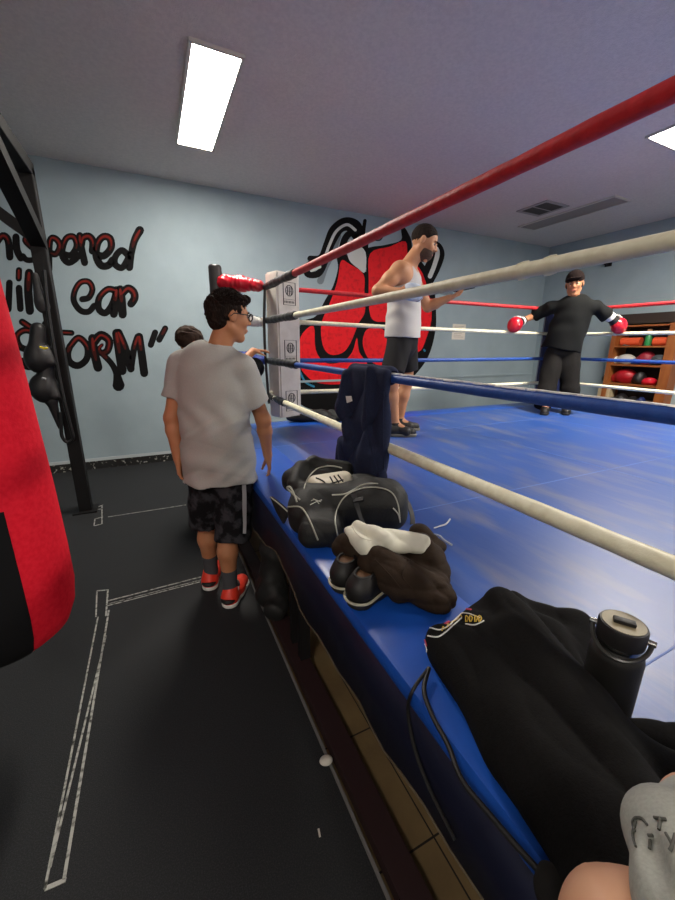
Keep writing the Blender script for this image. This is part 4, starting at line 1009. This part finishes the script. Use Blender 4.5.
# floor tape outlines
def tape(name, quads, label):
    mb = MB()
    for (a, b, w) in quads:
        a, b = pz(*a, 0), pz(*b, 0); a.z = b.z = .0012; mb.bar(a, b, w, .002)
    tag(mb.build(name, M_tapew), label, 'floor marking', 'old tape marks on the rubber floor')
tape('floor_tape', [((98, 617), (45, 889), .007), ((109, 610), (64, 880), .009), ((45, 889), (66, 880), .012), ((106, 636), (50, 868), .007)], 'long pair of white tape outlines running towards the camera on rubber floor')
tape('floor_tape', [((108, 601), (201, 577), .009), ((107, 606), (200, 582), .007), ((108, 604), (201, 580), .004)], 'double white tape line across the floor to the red shoes')
tape('floor_tape', [((97, 591), (108, 590), .008), ((97, 591), (96, 617), .007), ((108, 590), (106, 616), .009)], 'small white square tape corner where the two lines meet')
tape('floor_tape', [((75, 512), (102, 509), .01), ((98, 507), (103, 505), .01), ((95, 519), (103, 517), .008), ((94, 526), (102, 524), .008), ((95, 519), (94, 526), .008), ((102, 506), (102, 524), .008)], 'faint tape marks at the foot of the rack upright')
tape('floor_tape', [((108, 517), (186, 505), .006)], 'thin faint line on the floor between rack foot and hidden person')

def crumple(name, c, r, m, label, cat, seed=1, flat=.6):
    c = V(c); s = Soft(c-V((r*1.8,)*3), c+V((r*1.8,)*3), r/12)
    s.ell(c, (r, r*.8, r*flat), k=0); s.warp(lambda X, Y, Z: wr(X, Y, Z, (1, .3, .2), 2.6/r, r*.16, seed)+wr(X, Y, Z, (.1, 1, .5), 4/r, r*.12, seed+3))
    o = s.build(name, m); tag(o, label, cat); return o
q = pz(326, 761, .015); crumple('paper_ball', (q.x, q.y, .018), .024, M_paper, 'crumpled white tissue on the dark floor beside the ring', 'tissue')
q = pz(320, 837, .002); tag(MB().bar(q, q+V((.004, .022, 0)), .006, .002).build('paper_scrap', M_paper), 'tiny white paper scrap on floor nearer the camera than the tissue', 'paper scrap')

# backpack under the ring
c = V((.47, 1.83, .2)); s = Soft((.2, 1.5, -.01), (.75, 2.3, .62), .007)
s.cap((.49, 1.96, .09), (.49, 1.78, .09), .075, .07, k=.05); s.cap((.50, 1.9, .12), (.52, 1.88, .42), .085, .06, k=.05); s.cap((.5, 1.9, .42), (.55, 2.0, .5), .06, .03, k=.03); s.plane((0, 0, .002), (0, 0, -1))
s.warp(lambda X, Y, Z: wr(X, Y, Z, (.2, 1, .3), 50, .008, 3)+wr(X, Y, Z, (.5, .2, 1), 35, .008, 8))
o = s.build('cloth_bag', M_nyl); tag(o, 'black cloth bag slumped on the floor under the ring edge', 'bag')

# ================================================================== THINGS ON THE RING
# dark bag on the far apron
s = Soft((1.1, 3.3, .74), (2.1, 3.8, 1.0), .007)
s.cap((1.32, 3.62, .81), (1.78, 3.5, .80), .07, .06, k=.03); s.ell((1.3, 3.64, .80), (.12, .08, .055), k=.03); s.ell((1.62, 3.5, .79), (.15, .08, .05), k=.03); s.plane((0, 0, ZP+.005), (0, 0, -1))
s.warp(lambda X, Y, Z: wr(X, Y, Z, (1, .2, .3), 40, .008, 3)); tag(s.build('gear_bag', M_nyl), 'low black bag lying on the ring edge below the red mural', 'bag')

# navy sweatshirt over the rope
sw = thing('sweatshirt', (.95, 1.65, RZ['blue']), 'navy sweatshirt draped over the near blue rope, hanging onto the bag', 'sweatshirt')
s = Soft((.78, 1.25, .66), (1.1, 2.05, 1.48), .005)
zr = RZ['blue']
s.box((.908, 1.555, 1.08), (.02, .175, .33), rd=.02, k=.01)
s.box((.90, 1.61, .88), (.032, .195, .15), rd=.02, k=.05)
s.box((.995, 1.66, 1.12), (.018, .13, .29), rd=.018, k=.01)
s.cap((.95, 1.44, zr+.002), (.95, 1.76, zr+.002), .042, k=.012)
s.cap((.89, 1.73, 1.36), (.885, 1.74, 1.20), .034, .042, k=.02); s.cap((.885, 1.74, 1.20), (.88, 1.66, 1.08), .042, .03, k=.02)
s.cap((.885, 1.50, 1.40), (.88, 1.50, 1.0), .02, .026, k=.03)
s.cap((.95, 1.20, zr), (.95, 2.0, zr), .024, k=0, mode='sub')
s.warp(lambda X, Y, Z: (cr(X, Y, Z, (0, 1, .45), 17, .012, 4, wob=.8)+cr(X, Y, Z, (0, 1, -.5), 24, .006, 6))*np.clip((1.42-Z)*4, .1, 1))
swo = s.build('cloth', M_navyc, sw)
lb = on(swo, [(346, 396), (352, 396), (353, 401), (347, 403)], .003)
if len(lb) == 4: MB().prism(lb, (-.002, 0, 0)).build('neck_label', M_white, sw)
for st in ([(367, 392), (366, 412), (369, 440), (377, 470)], [(384, 392), (383, 430), (384, 470)]): surf_line('seam', swo, st, .0022, M_navyc, sw)

# duffel bag
db = thing('duffel_bag', (.7, 1.38, ZP), 'open black sports duffel bag with grey piping on the ring edge', 'duffel bag')
s = Soft((.3, 1.0, ZP-.01), (1.1, 1.85, 1.08), .005)
zt = ZP+.005
ax = np.array([[.9, -.43, 0], [.43, .9, 0], [0, 0, 1]])
s.box((.70, 1.41, .84), (.20, .15, .09), ax, rd=.075, k=.02)
s.box((.83, 1.29, .845), (.115, .11, .10), ax, rd=.08, k=.03)
s.box((.545, 1.27, .805), (.085, .10, .06), ax, rd=.05, k=.04)
s.box((.53, 1.42, .82), (.06, .12, .07), ax, rd=.05, k=.04)
s.cap((.52, 1.52, .90), (.585, 1.60, .955), .03, .024, k=.03); s.cap((.585, 1.60, .955), (.66, 1.63, .965), .024, .022, k=.02); s.cap((.66, 1.63, .965), (.80, 1.56, .93), .022, .03, k=.02); s.cap((.54, 1.60, .89), (.78, 1.56, .88), .05, .06, k=.03)
s.ell((.665, 1.47, .955), (.13, .085, .08), ax, k=.015, mode='sub'); s.plane((0, 0, zt), (0, 0, -1))
s.warp(lambda X, Y, Z: cr(X, Y, Z, (1, .6, .4), 17, .004, 3)+cr(X, Y, Z, (.3, -.5, 1), 24, .003, 8)+wr(X, Y, Z, (1, .2, .8), 60, .002, 2))
dbo = s.build('body', M_nyl, db)
for pt, nm in (([(339, 541), (335, 520), (340, 503), (350, 493), (365, 488), (380, 488), (392, 493), (398, 505), (400, 522)], 'piping'), ([(288, 507), (300, 507), (307, 515), (313, 528), (318, 540)], 'piping'),
               ([(304, 489), (308, 478), (317, 469), (330, 466), (342, 468)], 'piping'), ([(332, 495), (345, 494), (355, 489), (366, 484), (378, 484)], 'piping'), ([(393, 508), (398, 514), (400, 522)], 'piping')):
    surf_line(nm, dbo, pt, .0031, M_pipe, db)
P_ = on(dbo, sub2([(354, 494), (358, 506), (363, 520), (370, 530)], 6), .003)
if len(P_) > 3:
    mb = MB()
    for a, b in zip(P_, P_[1:]): mb.bar(a, b+(b-a)*.2, .03, .004, up=(0, -.6, .8))
    mb.build('webbing_strap', mat('black_webbing', '2a2a2b', .5), db)
P_ = on(dbo, [(353, 501), (364, 499)], .006)
if len(P_) == 2: MB().bar(P_[0], P_[1], .02, .008, up=(0, -.5, .8), bevel=.003).build('buckle', M_sblk, db)
letter(dbo, [[(311, 501), (315, 500), (319, 504)], [(310, 505), (316, 502), (322, 500)], [(313, 499), (318, 501), (321, 502)]], .0016, db, M_pipe, 'printed_mark')
P_ = [py_(x, y, yy) for x, y, yy in ((398, 494, 1.3), (407, 502, 1.28), (412, 515, 1.24), (412, 526, 1.22), (407, 530, 1.22))]
mb = MB(); Q = spline(P_)
for a, b in zip(Q, Q[1:]): mb.bar(a, b+(b-a)*.2, .022, .004, up=(0, -.6, .6))
mb.build('handle', mat('black_webbing', '2a2a2b', .5), db)
# end flap and zip pull on the left
P_ = [V(pz(x, y, z)) for x, y, z in ((288, 512, .83), (278, 503, .86), (270, 497, .87), (276, 512, .81), (283, 524, .77))]
mb = MB(); mb.face(P_); o = mb.build('end_flap', M_nyl, db); sd = o.modifiers.new('t', 'SOLIDIFY'); sd.thickness = .012
MB().tube(spline([P_[0], P_[1], P_[2]]), .0026, 6).build('piping', M_pipe, db, True)
P_ = [pz(x, y, z) for x, y, z in ((300, 500, .90), (292, 493, .92), (287, 488, .95), (290, 487, .96), (294, 494, .93), (297, 502, .90))]
MB().tube(spline(P_), .004, 6).build('zip_loop', M_pipe, db, True)
# white boxing shoe lying in the bag
gs = thing('boxing_glove', (.7, 1.5, .92), 'white boxing glove with black lettered cuff inside the open duffel bag', 'boxing glove')
s = Soft((.5, 1.35, .86), (.9, 1.72, 1.06), .005)
s.cap((.61, 1.49, .905), (.73, 1.44, .92), .036, .04, k=.02); s.cap((.61, 1.45, .90), (.68, 1.41, .91), .03, k=.02)
gso = s.build('body', mat('white_leather', 'cfc8b4', .5), gs)
for pt in ([(310, 490), (318, 486), (326, 484)], [(316, 478), (324, 482), (329, 490)], [(308, 494), (318, 494), (328, 492)], [(330, 477), (334, 484)], [(334, 476), (339, 483)], [(338, 475), (343, 482)], [(330, 484), (343, 480)]):
    surf_line('black_trim', gso, pt, .0035, M_sblk, gs)

# trousers pile
tr = thing('trousers', (.72, .95, ZP), 'crumpled dark brown trousers piled on the ring edge by the duffel bag', 'trousers')
s = Soft((.4, .6, ZP-.01), (1.15, 1.25, 1.02), .005)
def c_(x, y, z): return pz(x, y, z)
for (a, b, ra, rb) in (((350, 545, .86), (420, 545, .86), .05, .045), ((343, 548, .84), (356, 560, .82), .04, .035), ((375, 560, .86), (430, 590, .80), .055, .045), ((395, 575, .84), (438, 606, .77), .05, .03),
                       ((430, 555, .82), (444, 600, .78), .045, .035), ((385, 575, .83), (398, 590, .80), .045, .035), ((360, 560, .80), (430, 575, .79), .06, .05), ((420, 535, .84), (436, 548, .82), .035, .03), ((385, 545, .80), (425, 560, .78), .06, .05)):
    s.cap(c_(*a), c_(*b), ra, rb, k=.02)
s.plane((0, 0, ZP+.005), (0, 0, -1))
s.warp(lambda X, Y, Z: cr(X, Y, Z, (.9, .5, .3), 30, .007, 3)+cr(X, Y, Z, (.4, -.9, .5), 24, .007, 8)+cr(X, Y, Z, (.2, .3, 1), 50, .003, 5))
tro = s.build('cloth', M_brown, tr)
for st in ([(375, 560), (390, 575), (402, 590)], [(410, 560), (402, 575), (412, 588)]): surf_line('seam', tro, st, .0018, M_brown, tr)
Q = [pz(x, y, z) for x, y, z in ((425, 530, .82), (433, 536, .81), (436, 545, .80), (434, 552, .80))]
tag(MB().tube(spline(Q), .009, 6).build('belt', M_sblk, None, True), 'black belt end curling beside the white shirt on the trousers', 'belt')
# white shirt
wt = thing('white_shirt', (.72, 1.0, .9), 'folded white t-shirt lying on top of the brown trousers', 't-shirt')
s = Soft((.4, .75, .78), (1.1, 1.3, 1.06), .0045)
for (a, b, ra, rb) in (((348, 531, .915), (362, 542, .915), .015, .022), ((358, 526, .925), (385, 540, .92), .02, .026), ((375, 535, .915), (424, 541, .89), .028, .022), ((365, 546, .90), (420, 548, .88), .024, .018), ((357, 540, .91), (366, 552, .89), .02, .016)):
    s.cap(c_(*a), c_(*b), ra, rb, k=.02)
s.warp(lambda X, Y, Z: cr(X, Y, Z, (.7, .6, .2), 30, .004, 3)+cr(X, Y, Z, (.3, -.9, .5), 34, .003, 9))
wto = s.build('cloth', M_wtee, wt); surf_line('seam', wto, [(352, 527), (360, 537), (372, 541)], .0015, M_wtee, wt)
# drawstring ends
t = thing('drawstring', (.95, 1.2, ZP), 'pair of pale knotted drawstring ends lying on the blue mat by the trousers', 'cord')
for st in ([(434, 528), (440, 526), (446, 524), (450, 519)], [(434, 534), (440, 536), (444, 540), (452, 545)]):
    MB().tube(spline([pz(x, y, ZP+.008) for x, y in st]), [.003]*6+[.004]*13, 6).build('cord_end', mat('pale_cord', 'b8bcc0', .8), t, True)
# leather shoes
def lshoe(heel, toe, label):
    t = thing('dress_shoe', heel, label, 'shoe', 'black leather shoes by the trousers')
    o = shoe(t, heel, toe, M_sblk, mat('black_sole', '1c1a17', .6), None, w=.042, hi=.05, name='upper')
    h, q = V(heel), V(toe); d = (q-h).normalized(); l = V((-d.y, d.x, 0))
    P_ = [h+d*.042-d*.0455*math.cos(a)+l*.0455*math.sin(a)+V((0, 0, .027)) for a in [(-1+k/6)*1.5 for k in range(13)]]
    P_ = [P_[0]+d*.12]+P_+[P_[-1]+d*.12]
    q0 = h+d*.062+V((0, 0, .094)); MB().tube([q0+d*.034*math.cos(a)+l*.027*math.sin(a) for a in [k*math.pi/8 for k in range(16)]], .005, 6, closed=True).build('collar_edge', M_sblk, t, True)
    MB().prism([q0+d*.033*math.cos(a)+l*.026*math.sin(a)-V((0, 0, .008)) for a in [k*math.pi/8 for k in range(16)]], (0, 0, .003)).build('lining', mat('tan_lining', '6a4a30', .7), t)
    MB().tube(P_, .0042, 6).build('welt', mat('pale_welt', 'b4b09c', .5), t, True)
a = pz(338, 591, ZP+.02); lshoe((a.x, a.y, ZP+.005), (a.x+.19, a.y+.16, ZP+.005), 'black leather shoe with pale welt, farther of the pair beside trousers')
a = pz(349, 606, ZP+.02); lshoe((a.x+.005, a.y, ZP+.005), (a.x+.22, a.y+.09, ZP+.005), 'black leather shoe with pale welt, nearer of the pair beside trousers')

# black hoodie
hd = thing('hoodie', (.65, .4, ZP), 'large black hoodie with gold and red embroidered edge spread on the ring edge', 'hoodie')
s = Soft((.3, -.12, ZP-.012), (1.35, .85, 1.06), .005)
for (a, b, ra, rb) in (((440, 644, .785), (548, 790, .82), .028, .05), ((476, 628, .80), (570, 800, .84), .035, .055), ((506, 601, .825), (600, 760, .85), .04, .05), ((440, 638, .775), (500, 604, .80), .024, .03),
                       ((505, 606, .80), (578, 628, .785), .03, .028), ((578, 626, .785), (574, 655, .785), .026, .028), ((545, 640, .80), (618, 765, .82), .045, .05), ((520, 650, .82), (630, 810, .85), .05, .06), ((455, 650, .78), (500, 690, .79), .04, .05), ((512, 690, .80), (622, 860, .83), .05, .055),
                       ((444, 655, .77), (505, 748, .785), .02, .03), ((605, 765, .81), (690, 795, .82), .045, .06), ((600, 735, .78), (700, 752, .78), .025, .03), ((560, 790, .83), (650, 860, .85), .06, .07),
                       ((535, 770, .79), (618, 875, .80), .045, .05), ((600, 840, .82), (660, 950, .84), .07, .08)):
    s.cap(c_(*a), c_(*b), ra, rb, k=.04)
s.plane((0, 0, ZP+.005), (0, 0, -1))
dv = (pz(590, 800, .85)-pz(470, 610, .85)); dv = V((-dv.y, dv.x, 0)).normalized()
s.warp(lambda X, Y, Z: cr(X, Y, Z, tuple(dv), 15, .009, 3, wob=.9)+cr(X, Y, Z, (dv.x, dv.y, .6), 34, .003, 8)+wr(X, Y, Z, (dv.y, -dv.x, .2), 26, .004, 5))
hdo = s.build('cloth', M_hood, hd)
# embroidered hem
def embroid(pts, m, r=.0016, nm='embroidery'): return surf_line(nm, hdo, pts, r, m, hd, lift=.0008, n=5)
embroid([(424, 631), (430, 628), (440, 630), (450, 625), (457, 617), (463, 613)], M_white, .0018); embroid([(428, 636), (438, 637), (446, 632), (455, 624), (462, 618)], M_white, .0018)
embroid([(466, 624), (475, 625), (484, 621)], M_white, .0018); embroid([(463, 613), (470, 614), (480, 618)], M_white, .0014)
embroid([(424, 631), (424, 640), (427, 650), (425, 658)], M_white, .0014); embroid([(425, 640), (427, 646)], M_pink, .002)
for i, (x, y) in enumerate(((443, 628), (448, 625), (452, 621), (456, 618), (460, 616))): embroid([(x-1, y+3), (x, y-1), (x+2, y+1)], M_gold, .0016, 'embroidered_letter')
for x in (466, 470, 475, 479): embroid([(x, 622), (x, 616), (x+2.5, 618), (x+1, 622)], M_gold, .0016, 'embroidered_letter')
embroid([(445, 624), (449, 622)], M_pink, .003); embroid([(464, 609), (471, 610)], M_pink, .003)
# drawcord
Q = [V(v) for v in [pz(429, 668, .775), pz(424, 690, .77), pz(432, 715, .765), pz(448, 745, .765), pz(462, 780, .765), pz(490, 815, .765), pz(520, 850, .765), pz(552, 885, .77)]]
MB().tube(spline(Q), .0052, 8).build('drawcord', M_sblk, hd, True)
Q = [V(v) for v in [pz(429, 668, .775), pz(413, 690, .765), px_(408, 712, .442), px_(415, 750, .44), px_(430, 790, .44), px_(455, 840, .44)]]
MB().tube(spline(Q), .0042, 8).build('drawcord', M_sblk, hd, True)
# black glove / cloth corner at the bottom
q = pz(556, 893, .79)
s = Soft(q-V((.1, .1, .05)), q+V((.1, .1, .06)), .004); s.ell(q, (.03, .03, .018), k=.01); s.cap(q, q+V((.04, -.03, .0)), .02, k=.01); s.warp(lambda X, Y, Z: wr(X, Y, Z, (1, .4, .3), 150, .003, 3))
tag(s.build('knit_cloth', M_btrs), 'small black knit cloth on the ring edge below the hoodie, by bare arm', 'cloth')

# bottle
bx, by = .772, .315
bt = thing('water_bottle', (bx, by, ZP), 'matte black insulated water bottle with loop handle standing on the ring mat', 'water bottle')
bz = ZP+.002
R_ = .046
MB().lathe([(.02, 0), (R_-.003, 0), (R_, .004), (R_, .165), (R_-.002, .176), (R_-.01, .186), (R_-.014, .19)], (bx, by, bz), 48).build('body', M_bot, bt, True)
MB().lathe([(.036, .188), (.0385, .19), (.0385, .2)], (bx, by, bz), 40).build('neck_ring', mat('steel', 'a8a8a4', .25, metal=1), bt, True)
MB().lathe([(.037, .198), (.0405, .2), (.041, .232), (.039, .2365), (.03, .237)], (bx, by, bz), 48).build('lid', M_sblk, bt, True)
MB().lathe([(.0355, .2365), (.036, .238), (.02, .2388)], (bx, by, bz), 40).build('lid_top', M_lid, bt, True)
hv = V((-.92, -.38, 0)).normalized(); hu = V((-hv.y, hv.x, 0)); bc = V((bx, by, bz))
P_ = [bc+hu*(.047*math.cos(a))+hv*(.049*math.sin(a))+V((0, 0, .216-.03*math.sin(a))) for a in [k*math.pi/14 for k in range(15)]]
MB().tube(P_, .0042, 8).build('loop_handle', mat('dark_handle', '3a3a38', .3), bt, True)
for e in (1, -1): MB().tube([bc+hu*e*.038+V((0, 0, .216)), bc+hu*e*.053+V((0, 0, .216))], .006, 10).build('hinge_pin', MT['steel'], bt, True)
MB().box((-.008, -.018, 0), (.008, .018, .008), .002, Matrix.Translation(bc+V((-.003, -.002, .238))) @ Matrix.Rotation(.6, 4, 'Z')).build('sip_spout', M_sblk, bt, True)

# ================================================================== SHELF UNIT
fx = 6.62
yl, yr = px_(612, 346, fx).y, px_(668, 346, fx).y
bs = thing('shelf_unit', (6.8, (yl+yr)/2, 0), 'orange wood shelf unit full of boxing gear against the right wall', 'shelf')
zs = [px_(613, 346.5, fx).z, px_(609, 364.5, fx).z, px_(605, 383, fx).z]
ztop = px_(628, 326, fx).z
for y, nm in ((yl, 'side_panel'), (yr, 'side_panel')): MB().box((fx, y-.03, 0), (XR-.01, y+.03, ztop+.02)).build(nm, M_wood, bs)
MB().box((XR-.03, yr, 0), (XR-.012, yl, ztop)).build('back_panel', M_wood2, bs)
for z in zs+[ztop, .72, .4, .1]: MB().box((fx+.005, yr+.03, z-.012), (XR-.03, yl-.03, z+.012)).build('shelf', M_wood, bs)
MB().box((fx-.02, yr-.35, ztop+.03), (XR-.01, yl-.05, ztop+.17)).build('top_box', M_wood2, bs)
MB().bar((fx-.01, yr-.05, ztop+.02), (fx-.01, yr-.05, .0), .04, .12, up=(0, 1, 0)).build('front_post', M_wood, bs)
def sy(px): return px_(px, 350, fx+.1).y
def lump(name, px, z0, r, m, label, cat, seed=1, grp=None):
    c = V((fx+.14, sy(px), z0+.012+r[2]*.95)); R = max(r)
    s = Soft(c-V((R*1.6,)*3), c+V((R*1.6,)*3), .009); s.ell(c, r, k=.02); s.cap(c+V((-.02, r[1]*.5, 0)), c+V((0, r[1]*.95, -r[2]*.3)), r[2]*.6, k=.03)
    s.warp(lambda X, Y, Z: wr(X, Y, Z, (1, .4, .3), 60, .006, seed)); s.plane((0, 0, z0+.013), (0, 0, -1))
    tag(s.build(name, m), label, cat, grp)
M_or = mat('orange_foam', 'd8532a', .7); G = 'gear on the shelf unit'
for a, b, l in ((619, 638, 'orange foam roller on the top shelf left of the green bottle'), (651, 668, 'orange foam roller on the top shelf right of the green bottle')):
    z = zs[0]+.012+.062
    tag(MB().tube([(fx+.14, sy(a), z), (fx+.14, sy(b), z)], .062, 20).build('foam_roller', M_or, None, True), l, 'foam roller', G)
t = thing('spray_bottle', (fx+.05, sy(648), zs[0]+.013), 'green spray bottle standing on the top shelf', 'bottle', G); y = sy(648); z = zs[0]+.013
MB().lathe([(.04, 0), (.042, .01), (.042, .12), (.02, .17), (.016, .2)], (fx+.05, y, z), 20).build('body', mat('green_plastic', '1e7a3c', .4), t, True)
MB().box((fx+.0, y-.015, z+.2), (fx+.08, y+.015, z+.235), .005).build('nozzle', mat('tan_plastic', 'b08868', .5), t)
lump('water_bottle', 626, zs[0], (.05, .08, .045), mat('pale_blue_plastic', '8ea4b8', .4), 'pale blue bottle lying in front of the left orange roller', 'bottle', 2, G)
lump('boxing_glove', 616, zs[1], (.08, .06, .06), M_white, 'white glove at left end of the second shelf', 'boxing glove', 3, G)
lump('boxing_glove', 627, zs[1], (.1, .12, .08), mat('pale_leather', 'b8b4ac', .6), 'pale grey glove leaning on the second shelf', 'boxing glove', 4, G)
lump('boxing_glove', 647, zs[1], (.1, .1, .1), mat('maroon_leather', '8a1c2c', .5), 'maroon red glove on the second shelf', 'boxing glove', 5, G)
lump('head_guard', 639, zs[1], (.09, .08, .05), mat('royal_blue_leather', '1c3c94', .5), 'royal blue gear piece between gloves on the second shelf', 'head guard', 6, G)
lump('shin_guard', 661, zs[1], (.1, .1, .08), mat('grey_leather', '444a50', .6), 'dark grey pad at right end of the second shelf', 'pad', 7, G)
lump('gym_bag', 630, zs[2], (.12, .145, .115), mat('red_bag_cloth', 'a01420', .4), 'shiny red bag on the third shelf', 'bag', 8, G)
lump('boxing_glove', 613, zs[2], (.1, .07, .07), mat('olive_cloth', '4a4030', .8), 'olive brown glove at left end of the third shelf', 'boxing glove', 9, G)
lump('boxing_glove', 645, zs[2], (.1, .07, .1), M_gl, 'black glove on the third shelf right of the red bag', 'boxing glove', 10, G)
lump('boxing_glove', 655, zs[2], (.08, .09, .06), mat('bright_red_leather', 'd01830', .4), 'bright red glove at right end of the third shelf', 'boxing glove', 11, G)
z4_ = zs[2]-.42
MB().box((fx+.005, yr+.03, z4_-.012), (XR-.03, yl-.03, z4_+.012)).build('shelf', M_wood, bs)
t = MB().box((fx+.03, sy(620), z4_+.19), (fx+.2, sy(608), z4_+.33), .008).build('cardboard_box', mat('cream_card', 'b8a888', .7)); tag(t, 'cream cardboard box stacked at the left of the lowest visible shelf', 'box', G)
t = MB().box((fx+.02, sy(621), z4_+.013), (fx+.22, sy(607), z4_+.188), .008).build('gear_box', mat('dark_card', '2a2624', .7)); tag(t, 'dark box under the cream cardboard box', 'box', G)
lump('boxing_glove', 630, z4_, (.12, .09, .13), M_gl, 'black glove in the middle of the lowest visible shelf', 'boxing glove', 12, G)
lump('boxing_glove', 642, z4_, (.12, .08, .12), M_gl, 'black glove with no markings right of centre, lowest visible shelf', 'boxing glove', 13, G)
lump('boxing_glove', 651, z4_, (.08, .06, .12), mat('navy_leather', '1c2c60', .5), 'navy glove at right end of the lowest visible shelf', 'boxing glove', 14, G)
